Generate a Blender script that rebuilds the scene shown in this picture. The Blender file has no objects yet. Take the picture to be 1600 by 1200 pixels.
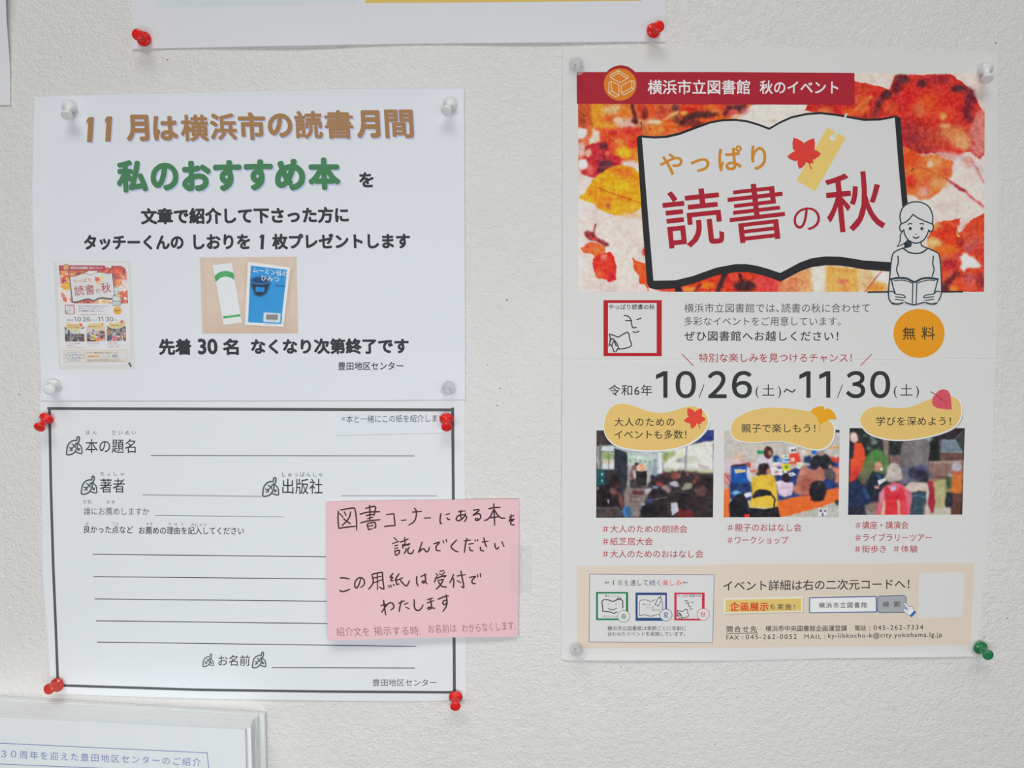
import bpy, math
import numpy as np
from mathutils import Vector, Matrix
from mathutils.geometry import tessellate_polygon

C = bpy.context.scene.collection
sc = bpy.context.scene

# ------------------------------------------------------------------ camera
F = 1230.0                       # focal length in pixels of a 1600-wide frame
TH = 0.0629                      # the camera looks down a little (radians)
DIST = 0.553                     # camera to wall, metres
CZ = 1.45                        # camera height
cd = bpy.data.cameras.new('camera'); cam = bpy.data.objects.new('camera', cd); C.objects.link(cam)
cd.sensor_fit = 'HORIZONTAL'; cd.sensor_width = 36.0; cd.lens = F * 36.0 / 1600.0
cd.clip_start = 0.01; cd.clip_end = 50
cam.location = (0, -DIST, CZ); cam.rotation_euler = (math.pi / 2 - TH, 0, 0)
sc.camera = cam

# ------------------------------------------------------------------ light and exposure
w = bpy.data.worlds.new('world'); sc.world = w; w.use_nodes = True
w.node_tree.nodes['Background'].inputs[0].default_value = (0.93, 0.97, 1.0, 1)
w.node_tree.nodes['Background'].inputs[1].default_value = 0.06

def area(name, loc, target, sx, sy, power, col):
    l = bpy.data.lights.new(name, 'AREA'); l.shape = 'RECTANGLE'; l.size = sx; l.size_y = sy
    l.energy = power; l.color = col
    o = bpy.data.objects.new(name, l); C.objects.link(o); o.location = loc
    o.rotation_euler = (Vector(target) - Vector(loc)).to_track_quat('-Z', 'Y').to_euler()
    return o
area('ceiling_lamp', (-0.2, -3.2, CZ + 4.4), (0, 0, CZ - 0.1), 4.2, 1.6, 146, (1.0, 0.99, 0.97))
area('falloff_fill', (-0.08, -0.75, CZ - 0.22), (-0.08, 0, CZ - 0.2), 0.5, 0.35, 1.55, (0.98, 0.99, 1.0))  # added unseen fill, close in front so brightness drops off towards the corners
area('wide_fill', (0.12, -1.05, CZ - 0.22), (0.12, 0, CZ - 0.2), 1.9, 0.35, 4.6, (0.98, 0.99, 1.0))  # second added fill, wide and farther back, lifts the left and right sides

sc.view_settings.view_transform = 'Standard'; sc.view_settings.look = 'None'
sc.view_settings.exposure = 0.0; sc.view_settings.gamma = 1.0
sc.view_settings.use_curve_mapping = False

# ------------------------------------------------------------------ helpers
KILL = 0.78                     # brightness a white sheet reaches in this light (linear)
def lin(c):
    c = np.asarray(c, dtype=float) / 255.0
    return np.where(c <= 0.04045, c / 12.92, ((c + 0.055) / 1.055) ** 2.4)
def alb(c):
    return np.clip(lin(c) / KILL, 0.003, 0.93)

ct, st = math.cos(TH), math.sin(TH)
def P(px, py, h):
    """world point h metres in front of the wall that the photograph shows at (px, py)"""
    px = np.asarray(px, float); py = np.asarray(py, float); h = np.asarray(h, float)
    u = (px - 800) / F; v = (py - 600) / F
    t = (DIST - h) / (ct - v * st)
    return np.stack([u * t, -h + 0 * u, CZ + (-st - v * ct) * t], axis=-1)

def principled(name, col, rough=0.6, spec=0.3, **kw):
    m = bpy.data.materials.new(name); m.use_nodes = True
    b = m.node_tree.nodes['Principled BSDF']
    b.inputs['Base Color'].default_value = (*[float(x) for x in col], 1)
    b.inputs['Roughness'].default_value = rough
    b.inputs['Specular IOR Level'].default_value = spec
    for k, v in kw.items():
        b.inputs[k.replace('_', ' ')].default_value = v
    return m

def add_noise_bump(m, scale, dist, strength=1.0, detail=3, coltint=None):
    nt = m.node_tree; b = nt.nodes['Principled BSDF']
    tc = nt.nodes.new('ShaderNodeTexCoord'); n = nt.nodes.new('ShaderNodeTexNoise')
    n.inputs['Scale'].default_value = scale; n.inputs['Detail'].default_value = detail
    nt.links.new(tc.outputs['Object'], n.inputs['Vector'])
    bp = nt.nodes.new('ShaderNodeBump'); bp.inputs['Strength'].default_value = strength
    bp.inputs['Distance'].default_value = dist
    nt.links.new(n.outputs['Fac'], bp.inputs['Height']); nt.links.new(bp.outputs['Normal'], b.inputs['Normal'])
    return n, bp

# ink: one printed / drawn colour layer, the colour itself is stored on the print
ink = bpy.data.materials.new('printing_ink'); ink.use_nodes = True
_b = ink.node_tree.nodes['Principled BSDF']; _b.inputs['Roughness'].default_value = 0.75
_b.inputs['Specular IOR Level'].default_value = 0.22
_a = ink.node_tree.nodes.new('ShaderNodeAttribute'); _a.attribute_name = 'ink'
ink.node_tree.links.new(_a.outputs['Color'], _b.inputs['Base Color'])

def tag(o, label=None, cat=None, group=None, kind=None):
    if label: o['label'] = label
    if cat: o['category'] = cat
    if group: o['group'] = group
    if kind: o['kind'] = kind
    return o

def mesh_obj(name, verts, faces, mat, parent=None, origin=None, smooth=False):
    verts = np.asarray(verts, float)
    if parent is not None: org = np.array(parent['_org'])
    elif origin is not None: org = np.array(origin, float)
    else: org = verts.mean(axis=0)
    me = bpy.data.meshes.new(name)
    me.from_pydata((verts - org).tolist(), [], faces)
    if mat: me.materials.append(mat)
    if smooth: me.polygons.foreach_set('use_smooth', [True] * len(me.polygons))
    me.update()
    o = bpy.data.objects.new(name, me); C.objects.link(o)
    if parent is not None: o.parent = parent
    else:
        o.location = org; o['_org'] = [float(x) for x in org]
    return o

def interp_poly(pts, t):
    pts = np.asarray(pts, float)
    d = np.r_[0, np.cumsum(np.hypot(*np.diff(pts, axis=0).T))]; d /= d[-1]
    return np.stack([np.interp(t, d, pts[:, 0]), np.interp(t, d, pts[:, 1])], -1)

def sheet(name, T, B, L, R, hf, mat, nu=48, nv=48, vs=None, thick=0.00013):
    """one sheet of paper: Coons patch between its four edges (top, bottom, left, right)"""
    s = np.linspace(0, 1, nu); t = np.linspace(0, 1, nv) if vs is None else np.sort(np.asarray(vs)); nv = len(t)
    Tp, Bp = interp_poly(T, s), interp_poly(B, s); Lp, Rp = interp_poly(L, t), interp_poly(R, t)
    S, V = np.meshgrid(s, t); S = S[..., None]; V = V[..., None]
    g = (1 - V) * Tp[None] + V * Bp[None] + (1 - S) * Lp[:, None] + S * Rp[:, None] \
        - ((1 - S) * (1 - V) * Tp[0] + S * (1 - V) * Tp[-1] + (1 - S) * V * Bp[0] + S * V * Bp[-1])
    g = g.reshape(-1, 2)
    h = hf(g[:, 0], g[:, 1]) + 0 * g[:, 0]
    top = P(g[:, 0], g[:, 1], h); bot = top.copy(); bot[:, 1] += thick
    vv = np.vstack([top, bot]); n = nu * nv; fs = []
    idx = np.arange(n).reshape(nv, nu)
    a, b, c, d = idx[:-1, :-1], idx[:-1, 1:], idx[1:, 1:], idx[1:, :-1]
    fs += np.stack([a, d, c, b], -1).reshape(-1, 4).tolist()
    fs += (np.stack([a, b, c, d], -1).reshape(-1, 4) + n).tolist()
    rim = list(idx[0, :]) + list(idx[1:, -1]) + list(idx[-1, -2::-1]) + list(idx[-2:0:-1, 0])
    for i in range(len(rim)):
        p, q = int(rim[i]), int(rim[(i + 1) % len(rim)])
        fs.append([p, q, q + n, p + n])
    return mesh_obj(name, vv, fs, mat)

DL = 2.2e-5                     # spacing of printed layers
class Print:
    """flat print on a sheet; shapes are laid out where the photograph shows them"""
    def __init__(self, surf, parent, fade=None, mp=None):
        self.surf, self.parent, self.fade, self.mp, self.base = surf, parent, fade, mp, 0
        self.reset()
    def reset(self):
        self.v, self.f, self.c, self.l, self.n, self.k = [], [], [], [], 0, 0
    def col(self, c):
        c = np.asarray(c, float)
        if self.fade: c = c * (1 - self.fade[1]) + np.array(self.fade[0]) * self.fade[1]
        return c
    def add(self, v, f, c, layer):
        v = np.asarray(v, float); self.k += 1
        self.v.append(v); self.f += [[i + self.n for i in q] for q in f]
        cc = alb(self.col(c)); cc = np.broadcast_to(cc, (len(v), 3)); self.c.append(cc)
        self.l.append(np.full(len(v), (layer + self.base) * DL + self.k * 1.2e-6)); self.n += len(v)
    def poly(self, pts, c, layer=1):
        pts = [tuple(p) for p in pts]
        tri = tessellate_polygon([[Vector((x, y, 0)) for x, y in pts]])
        self.add(pts, [list(t) for t in tri], c, layer)
    def rect(self, x0, y0, x1, y1, c, layer=1, dy=0):
        self.poly([(x0, y0), (x1, y0 + dy), (x1, y1 + dy), (x0, y1)], c, layer)
    def ellipse(self, cx, cy, rx, ry, c, layer=1, n=48):
        a = np.linspace(0, 2 * np.pi, n, endpoint=False)
        v = np.stack([cx + rx * np.cos(a), cy + ry * np.sin(a)], -1)
        v = np.vstack([[cx, cy], v])
        self.add(v, [[0, 1 + i, 1 + (i + 1) % n] for i in range(n)], c, layer)
    def stroke(self, pts, width, c, layer=1, closed=False, smooth=False, taper=None, cap=True):
        p = np.asarray(pts, float)
        if smooth: p = catmull(p, closed)
        if closed: p = np.vstack([p, p[:1]])
        keep = np.r_[True, np.hypot(*np.diff(p, axis=0).T) > 1e-3]; p = p[keep]
        if len(p) < 2: return
        d = np.diff(p, axis=0); d /= np.linalg.norm(d, axis=1)[:, None]
        if cap and not closed:
            p = p.copy(); p[0] -= d[0] * width * 0.25; p[-1] += d[-1] * width * 0.25
        nrm = np.stack([-d[:, 1], d[:, 0]], -1)
        m = np.empty_like(p); m[0] = nrm[0]; m[-1] = nrm[-1]
        if closed: m[0] = m[-1] = nrm[0] + nrm[-1]
        m[1:-1] = nrm[:-1] + nrm[1:]
        ln = np.linalg.norm(m, axis=1)[:, None]; m = m / np.maximum(ln, 1e-6)
        ref = np.vstack([nrm, nrm[-1:]]); cs = np.maximum(np.sum(m * ref, 1), 0.55)[:, None]
        hw = np.full((len(p), 1), width / 2)
        if taper is not None:
            q = np.linspace(0, 1, len(p))[:, None]; hw = hw * np.interp(q, [0, .15, .8, 1], [.85, 1.05, 1.0, taper])
        a, b = p + m * hw / cs, p - m * hw / cs
        v = np.vstack([a, b]); n = len(p)
        self.add(v, [[i, i + 1, n + i + 1, n + i] for i in range(n - 1)], c, layer)
    def frame(self, q, wd, c, layer=1):
        for i in range(4):
            a, b = np.array(q[i], float), np.array(q[(i + 1) % 4], float)
            self.stroke([a, b], wd, c, layer, cap=True)
    def text(self, s, x0, y0, x1, y1, c, layer=2, bold=0.0, dy=0.0, rot=0.0, slant=0.0, res=3, off=(0, 0)):
        em = y1 - y0
        bw = max(bold, 0) * em
        if bw < 0.06: bw = 0.0
        x0, x1, y0, y1 = x0 + bw, x1 - bw, y0 + bw, y1 - bw
        v, f = glyphs(s, x1 - x0, y1 - y0, res)
        if v is None: return
        W, H = x1 - x0, y1 - y0
        q = np.empty_like(v)
        q[:, 0] = x0 + v[:, 0] * W + slant * (v[:, 1] - .5) * H
        q[:, 1] = y1 - v[:, 1] * H + v[:, 0] * dy
        if rot:
            cx, cy = (x0 + x1) / 2, (y0 + y1) / 2; a = math.radians(rot)
            r = q - [cx, cy]
            q = np.stack([cx + r[:, 0] * math.cos(a) - r[:, 1] * math.sin(a), cy + r[:, 0] * math.sin(a) + r[:, 1] * math.cos(a)], -1)
        q += off
        self.add(q, f, c, layer)
        if bw:
            m = 8 if bw > .5 else 4
            for i in range(m):
                t = 2 * math.pi * (i + .5) / m
                self.add(q + [bw * math.cos(t), bw * math.sin(t)], f, c, layer)
    def one(self, x0, y0, x1, y1, w_, c, layer=2, slant=0.0, off=(0, 0), flag=.28):
        H = y1 - y0; s = slant * H
        p = [(x1 - w_ + s * .5, y0), (x1 + s * .5, y0), (x1 - s * .5, y1), (x1 - w_ - s * .5, y1), (x1 - w_ + s * (.5 - flag), y0 + H * flag * .62), (x0 + s * .4, y0 + H * flag), (x0 + s * .4, y0 + H * flag * .45)]
        self.poly([(x + off[0], y + off[1]) for x, y in p], c, layer)
    def done(self, name, label=None, kind=None):
        if not self.v: return
        v = np.vstack(self.v); l = np.concatenate(self.l); c = np.vstack(self.c)
        if self.mp: v = self.mp(v)
        w3 = P(v[:, 0], v[:, 1], self.surf(v[:, 0], v[:, 1]) + l)
        o = mesh_obj(name, w3, self.f, ink, self.parent)
        at = o.data.color_attributes.new('ink', 'FLOAT_COLOR', 'POINT')
        at.data.foreach_set('color', np.hstack([c, np.ones((len(c), 1))]).astype(np.float32).ravel())
        tag(o, label, kind=kind); self.reset()
        return o
    def image(self, name, cv, quad, layer=1, label=None):
        """a printed photograph: colour grid cv (rows, cols, 3) stretched over a quad"""
        h, w_, _ = cv.shape
        q = np.asarray(quad, float)
        u, t = np.meshgrid(np.linspace(0, 1, w_), np.linspace(0, 1, h))
        u = u.ravel()[:, None]; t = t.ravel()[:, None]
        v = (1 - t) * ((1 - u) * q[0] + u * q[1]) + t * ((1 - u) * q[3] + u * q[2])
        idx = np.arange(h * w_).reshape(h, w_)
        f = np.stack([idx[:-1, :-1], idx[1:, :-1], idx[1:, 1:], idx[:-1, 1:]], -1).reshape(-1, 4).tolist()
        self.reset(); self.v = [v]; self.f = f
        self.c = [alb(self.col(cv.reshape(-1, 3)))]; self.l = [np.full(len(v), (layer + self.base) * DL)]; self.n = len(v)
        return self.done(name, label)

def catmull(p, closed=False, n=5):
    if len(p) < 3: return p
    q = np.vstack([p[-1], p, p[0], p[1]]) if closed else np.vstack([2 * p[0] - p[1], p, 2 * p[-1] - p[-2]])
    out = []
    m = len(p) if closed else len(p) - 1
    for i in range(m):
        a, b, c, d = q[i], q[i + 1], q[i + 2], q[i + 3]
        for t in np.linspace(0, 1, n, endpoint=False):
            out.append(0.5 * ((2 * b) + (-a + c) * t + (2 * a - 5 * b + 4 * c - d) * t * t + (-a + 3 * b - 3 * c + d) * t ** 3))
    if not closed: out.append(p[-1])
    return np.array(out)

_gl = {}
def _curve_mesh(s, res, sp):
    cu = bpy.data.curves.new('t', 'FONT'); cu.body = s; cu.size = 1.0
    cu.resolution_u = res; cu.space_character = sp; cu.fill_mode = 'FRONT'
    o = bpy.data.objects.new('t', cu); C.objects.link(o)
    dg = bpy.context.evaluated_depsgraph_get(); e = o.evaluated_get(dg); me = e.to_mesh()
    n = len(me.vertices); v = np.empty(n * 3); me.vertices.foreach_get('co', v); v = v.reshape(-1, 3)[:, :2].copy()
    f = [list(p.vertices) for p in me.polygons]
    e.to_mesh_clear(); bpy.data.objects.remove(o); bpy.data.curves.remove(cu)
    return v, f
def glyphs(s, W, H, res):
    key = (s, round(W / max(H, .1), 2), res)
    if key in _gl: return _gl[key]
    sp = 1.0
    v, f = _curve_mesh(s, res, sp)
    if len(v) == 0: return None, None
    n = len(s)
    if n > 2 or (n == 2 and W / H > 2.6):
        for _ in range(2):
            w_, h_ = np.ptp(v[:, 0]), np.ptp(v[:, 1]); want = W / H * h_
            if want > w_ * 1.06:
                sp += (want - w_) / (n - 1) * (1.0 if ord(s[0]) > 255 else 1.6)
                v, f = _curve_mesh(s, res, sp)
            else: break
    v = (v - v.min(0)) / np.maximum(np.ptp(v, axis=0), 1e-6)
    _gl[key] = (v, f)
    return v, f

# ---- small painter for the printed photographs (they are flat prints)
rng = np.random.default_rng(7)
def noise2(h, w_, cell, seed):
    r = np.random.default_rng(seed)
    gh, gw = int(h / cell) + 3, int(w_ / cell) + 3
    g = r.random((gh, gw)); y = np.arange(h) / cell; x = np.arange(w_) / cell
    yi, xi = y.astype(int), x.astype(int); fy, fx = (y - yi), (x - xi)
    fy = (fy * fy * (3 - 2 * fy))[:, None]; fx = (fx * fx * (3 - 2 * fx))[None]
    a = g[yi][:, xi]; b = g[yi][:, xi + 1]; c = g[yi + 1][:, xi]; d = g[yi + 1][:, xi + 1]
    return (a * (1 - fx) + b * fx) * (1 - fy) + (c * (1 - fx) + d * fx) * fy - .5
class Canvas:
    def __init__(self, x0, y0, x1, y1, res, base, fr=(0, 0, 1)):
        self.x0, self.y0, self.res = x0, y0, res
        self.w, self.h = int(round((x1 - x0) * res)), int(round((y1 - y0) * res))
        self.a = np.empty((self.h, self.w, 3)); self.a[:] = base
        self.fr = fr; self.seed = 1
        self.wx = noise2(self.h, self.w, 6 * res, 91) * 2 + noise2(self.h, self.w, 2.5 * res, 92)
        self.wy = noise2(self.h, self.w, 6 * res, 93) * 2 + noise2(self.h, self.w, 2.5 * res, 94)
        self.warp = 0.0
    def t(self, pts):
        p = np.asarray(pts, float); ox, oy, s = self.fr
        return (p / s + [ox, oy] - [self.x0, self.y0]) * self.res
    def _mask(self, p, soft):
        pad = int(3 + soft * 2 + self.warp * 2 * self.res)
        xa, ya = np.floor(p.min(0)).astype(int) - pad; xb, yb = np.ceil(p.max(0)).astype(int) + pad
        xa, ya = max(xa, 0), max(ya, 0); xb, yb = min(xb, self.w), min(yb, self.h)
        if xb <= xa or yb <= ya: return None
        X, Y = np.meshgrid(np.arange(xa, xb) + .5, np.arange(ya, yb) + .5)
        if self.warp:
            X = X + self.wx[ya:yb, xa:xb] * self.warp * self.res; Y = Y + self.wy[ya:yb, xa:xb] * self.warp * self.res
        m = np.zeros(X.shape)
        for ox, oy in ((-.25, -.25), (.25, -.25), (-.25, .25), (.25, .25)):
            ins = np.zeros(X.shape, bool); n = len(p)
            for i in range(n):
                x1, y1 = p[i]; x2, y2 = p[(i + 1) % n]
                if y1 == y2: continue
                cnd = ((y1 > Y + oy) != (y2 > Y + oy)) & (X + ox < (x2 - x1) * (Y + oy - y1) / (y2 - y1) + x1)
                ins ^= cnd
            m += ins / 4
        k = int(soft)
        for _ in range(2):
            if k > 0:
                for ax in (0, 1):
                    cs = np.cumsum(np.pad(m, [(k + 1, k) if a == ax else (0, 0) for a in (0, 1)], mode='edge'), axis=ax)
                    m = (np.take(cs, np.arange(2 * k + 1, cs.shape[ax]), ax) - np.take(cs, np.arange(0, cs.shape[ax] - 2 * k - 1), ax)) / (2 * k + 1)
        return slice(ya, yb), slice(xa, xb), m[..., None]
    def poly(self, pts, c, soft=0, al=1.0):
        r = self._mask(self.t(pts), soft)
        if r is None: return
        sy, sx, m = r; m = m * al
        self.a[sy, sx] = self.a[sy, sx] * (1 - m) + np.array(c, float) * m
    def ell(self, cx, cy, rx, ry, c, soft=0, al=1.0, n=20):
        a = np.linspace(0, 2 * np.pi, n, endpoint=False)
        self.poly(np.stack([cx + rx * np.cos(a), cy + ry * np.sin(a)], -1), c, soft, al)
    def line(self, pts, wd, c, soft=0, al=1.0):
        p = np.asarray(pts, float)
        for a, b in zip(p[:-1], p[1:]):
            d = b - a; L = np.hypot(*d)
            if L < 1e-6: continue
            n = np.array([-d[1], d[0]]) / L * wd / 2; e = d / L * wd * .3
            self.poly([a + n - e, b + n + e, b - n + e, a - n - e], c, soft, al)
    def blur(self):
        p = np.pad(self.a, ((1, 1), (1, 1), (0, 0)), mode='edge')
        self.a = (p[:-2, 1:-1] + p[2:, 1:-1] + p[1:-1, :-2] + p[1:-1, 2:] + 2 * p[1:-1, 1:-1]) / 6
    def mottle(self, amp, cell, seed, tint=(1, 1, 1), flat=False):
        n = noise2(self.h, self.w, cell * self.res, seed)[..., None] * amp
        sat = np.ptp(self.a, axis=2)[..., None] / 90.0
        self.a = np.clip(self.a + n * np.array(tint) * (1.0 if flat else np.clip(.3 + sat, .3, 1.0)), 0, 255)

# ================================================================== the wall
m = principled('wall_paper', alb((203, 203, 201)), 0.2, 0.55)
nt = m.node_tree; b = nt.nodes['Principled BSDF']; tc = nt.nodes.new('ShaderNodeTexCoord')
def nz(scale, detail, rough=.55):
    n = nt.nodes.new('ShaderNodeTexNoise'); n.inputs['Scale'].default_value = scale; n.inputs['Detail'].default_value = detail
    n.inputs['Roughness'].default_value = rough
    nt.links.new(tc.outputs['Object'], n.inputs['Vector']); return n
n1, n2, n3 = nz(200, 2), nz(600, 3, .65), nz(14, 3)
mx = nt.nodes.new('ShaderNodeMath'); mx.operation = 'MULTIPLY_ADD'; mx.inputs[1].default_value = 0.95
nt.links.new(n2.outputs['Fac'], mx.inputs[0]); nt.links.new(n1.outputs['Fac'], mx.inputs[2])
bp = nt.nodes.new('ShaderNodeBump'); bp.inputs['Strength'].default_value = 0.7; bp.inputs['Distance'].default_value = 0.0013
nt.links.new(mx.outputs[0], bp.inputs['Height']); nt.links.new(bp.outputs['Normal'], b.inputs['Normal'])
rp = nt.nodes.new('ShaderNodeValToRGB')
rp.color_ramp.elements[0].position = 0.35; rp.color_ramp.elements[1].position = 0.65
rp.color_ramp.elements[0].color = (*alb((210, 208.5, 205.5)), 1); rp.color_ramp.elements[1].color = (*alb((212, 211, 208.5)), 1)
nt.links.new(n3.outputs['Fac'], rp.inputs['Fac']); nt.links.new(rp.outputs['Color'], b.inputs['Base Color'])
X, Z0, Z1, T = 0.9, CZ - 0.75, CZ + 0.7, 0.08
vs = [(-X, 0, Z0), (X, 0, Z0), (X, 0, Z1), (-X, 0, Z1), (-X, T, Z0), (X, T, Z0), (X, T, Z1), (-X, T, Z1)]
wall = mesh_obj('wall_back', vs, [[0, 1, 2, 3], [5, 4, 7, 6], [4, 0, 3, 7], [1, 5, 6, 2], [3, 2, 6, 7], [4, 5, 1, 0]], m)
tag(wall, kind='structure', label='pale grey wall with embossed pebbly wallpaper')
hole_m = principled('pin_hole_brown', alb((120, 105, 95)), 0.9, 0.1)
for (hx, hy, r) in [(262, 93, 1.4), (777, 634, 1.2), (792, 469, 1.5), (762, 570, 1.1), (781, 607, 1.3), (1556, 67, 1.4), (1574, 966, 1.2), (30, 616, 1.3), (1117, 1163, 1.1), (970, 1042, 1.0), (1538, 996, 1.3)]:
    a = np.linspace(0, 2 * np.pi, 9)[:-1]
    x = np.r_[hx, hx + r * np.cos(a)]; y = np.r_[hy, hy + r * .8 * np.sin(a)]
    hh = np.r_[0.00004, np.full(8, 0.00012)]
    mesh_obj('pin_hole', P(x, y, hh), [[0, 1 + (i + 1) % 8, 1 + i] for i in range(8)], hole_m, wall)

def paper_mat(name, c):
    m = principled(name, alb(c), 0.7, 0.2); add_noise_bump(m, 900, 0.00012, 0.25); return m

# ================================================================== upper notice sheet
hU = lambda x, y: 0.0012 + 0.0012 * np.clip((80 - x) / 28.0, 0, 1) ** 2 * np.exp(-((y - 330) / 140.0) ** 2) + 0.0004 * np.clip((168 - y) / 30.0, 0, 1) ** 2
up = sheet('notice_sheet', [(54, 151), (145, 148), (400, 142), (540, 138.5), (725, 138)], [(64, 626), (400, 625.5), (600, 625), (727, 624)],
           [(54, 151), (50.5, 300), (53, 420), (60, 510), (64, 580), (64, 626)], [(725, 138), (726.5, 400), (727, 624)], hU, paper_mat('copy_paper_bluish', (212, 216, 223)))
tag(up, 'white notice sheet with brown and green headline and two small photos', 'notice')
BK = (58, 61, 64); p = Print(hU, up)
BR, GR, SH = (160, 122, 84), (74, 126, 88), (186, 190, 224)
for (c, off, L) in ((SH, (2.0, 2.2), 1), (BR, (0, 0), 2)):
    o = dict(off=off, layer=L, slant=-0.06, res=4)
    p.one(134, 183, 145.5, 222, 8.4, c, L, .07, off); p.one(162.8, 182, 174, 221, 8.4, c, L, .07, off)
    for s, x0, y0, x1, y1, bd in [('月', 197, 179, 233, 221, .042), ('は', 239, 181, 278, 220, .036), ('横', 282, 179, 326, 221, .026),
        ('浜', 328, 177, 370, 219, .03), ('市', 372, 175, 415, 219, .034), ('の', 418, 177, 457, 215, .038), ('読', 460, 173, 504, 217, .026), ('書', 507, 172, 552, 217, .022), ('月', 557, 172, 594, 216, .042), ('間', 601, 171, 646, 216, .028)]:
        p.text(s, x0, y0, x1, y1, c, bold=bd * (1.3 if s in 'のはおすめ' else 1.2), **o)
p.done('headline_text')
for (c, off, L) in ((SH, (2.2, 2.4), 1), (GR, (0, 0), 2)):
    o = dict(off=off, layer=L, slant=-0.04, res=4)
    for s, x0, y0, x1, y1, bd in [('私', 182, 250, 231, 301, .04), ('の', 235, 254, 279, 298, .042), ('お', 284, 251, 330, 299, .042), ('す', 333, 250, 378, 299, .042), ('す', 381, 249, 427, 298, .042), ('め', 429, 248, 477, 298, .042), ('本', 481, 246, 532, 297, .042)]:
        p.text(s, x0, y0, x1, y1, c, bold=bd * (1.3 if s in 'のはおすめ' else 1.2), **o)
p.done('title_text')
def T(pr, name, items, c, bold=0.0, layer=2, res=3, **k):
    for it in items:
        s, x0, y0, x1, y1 = it[:5]; dy = it[5] if len(it) > 5 else 0
        pr.text(s, x0, y0, x1, y1, c, layer, bold, dy, res=res, **k)
    return pr.done(name)
for line in ([('を', 561, 269, 584, 293)], [('文章で紹介して下さった方に', 220, 325, 545, 351, -2.5)],
             [('タッチーくんの', 131, 367, 287, 391, -.5), ('しおりを', 302, 366, 391, 390, -.5), ('枚プレゼントします', 425, 365, 641, 390, -1)],
             [('先着', 248, 529, 299, 555), ('30', 309, 529, 340, 554), ('名', 348, 529, 373, 555), ('なくなり次第終了です', 392, 529, 639, 554, -1)]):
    if line[0][0] == 'タッチーくんの': p.one(405, 366.5, 412.5, 389.5, 5.0, BK, 2, .06)
    T(p, 'notice_text', line, BK, .044, slant=-.04)
T(p, 'signature_text', [('豊田地区センター', 528, 565.5, 630, 578.5, -.5)], BK, .018)

# ================================================================== lower form sheet
def hL(x, y):
    return 0.0005 + 0.0007 * np.clip((y - 1050) / 40.0, 0, 1) ** 2 * np.exp(-((x - 400) / 230.0) ** 2)
low = sheet('form_sheet', [(62.5, 614), (400, 613), (726, 612)], [(80, 1083), (100, 1084.5), (180, 1087.5), (300, 1091), (460, 1094), (640, 1096), (700, 1094.5), (728.5, 1094)],
            [(62.5, 614), (65, 760), (67, 900), (73, 980), (77, 1030), (80, 1083)], [(726, 612), (727, 800), (728.5, 1094)], hL, paper_mat('copy_paper', (213, 217, 220)))
tag(low, 'white blank recommendation form with thick grey border and ruled lines, below the notice sheet', 'form')
q = Print(hL, low); FG = (84, 88, 88)
def seg(a, b, n): return [(a[0] + (b[0] - a[0]) * i / n, a[1] + (b[1] - a[1]) * i / n) for i in range(n + 1)]
q.stroke(seg((75, 638.3), (707, 640.5), 16), 4.6, FG); q.stroke([(77.3, 638), (79.5, 760), (83, 880), (87.5, 990), (90.5, 1071)], 4.2, FG)
q.stroke(seg((90, 1070.8), (300, 1077.5), 10) + seg((310, 1077.8), (500, 1080.5), 10) + seg((520, 1080.7), (711, 1081.8), 10), 4.0, FG)
q.stroke([(707.2, 638), (708.5, 800), (709.5, 1000), (710, 1082)], 4.6, FG)
q.done('border_frame')
TX = (50, 54, 56); TG = (82, 87, 90)
T(q, 'field_name_text', [('本の題名', 133.5, 686, 212, 708)], TX, .004)
T(q, 'reading_aid_text', [('ほ', 134, 672.5, 140, 679), ('ん', 145, 672.5, 151, 679), ('だ', 175, 672.5, 181.5, 679.5), ('い', 185.5, 673, 191.5, 679), ('め', 196, 673, 202, 679.5), ('い', 206, 673.5, 212, 679)], TG)
T(q, 'field_name_text', [('著者', 156, 747.5, 195, 770)], TX, .004)
T(q, 'reading_aid_text', [('ち', 157, 737, 162, 743.5), ('ょ', 168, 739, 172, 743.5), ('し', 178, 737, 183, 743.5), ('ゃ', 188, 739, 194, 743.5)], TG)
T(q, 'field_name_text', [('出版社', 441, 748, 504, 772)], TX, .004)
T(q, 'reading_aid_text', [('しゅっぱんしゃ', 441, 737.5, 504, 745)], TG)
T(q, 'question_text', [('誰にお薦めしますか', 131, 792.5, 233, 804.5, .8)], (78, 84, 88), 0)
T(q, 'reading_aid_text', [('だれ', 130, 781, 143.5, 787.5), ('すす', 166, 782, 180, 787.5)], (90, 95, 98))
T(q, 'question_text', [('良かった点など', 131, 821, 208, 833, .8), ('お薦めの理由を記入してください', 217, 822.5, 381, 834.5, 1)], (48, 53, 58), .012)
T(q, 'reading_aid_text', [('よ', 134, 815, 138.5, 819.5), ('てん', 175, 816, 186, 820.5), ('すす', 228, 816.5, 239, 821), ('りゆう', 263.5, 817, 286, 821.5), ('きにゅう', 299, 817.5, 322, 822.5)], TG)
for a, b_, wd, c in [((236, 711.7), (647, 712.3), 1.5, (120, 124, 126)), ((223, 773.2), (408, 775.7), 2.3, (172, 172, 178)), ((534, 774.6), (682, 774.8), 2.3, (176, 172, 182)),
                     ((243, 805.3), (443, 807.6), .9, (110, 116, 120))]:
    q.stroke(seg(a, b_, 6), wd, c); q.done('rule_line')
for a, b_ in [((145, 866), (652, 871.5)), ((146.5, 901), (652, 906)), ((148, 935.8), (652, 941)), ((150, 970), (651, 976)), ((152, 1003.2), (650, 1010)), ((425, 1043.2), (648, 1044))]:
    q.stroke(seg(a, b_, 12), 1.25, (44, 46, 62)); q.done('rule_line')
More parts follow.
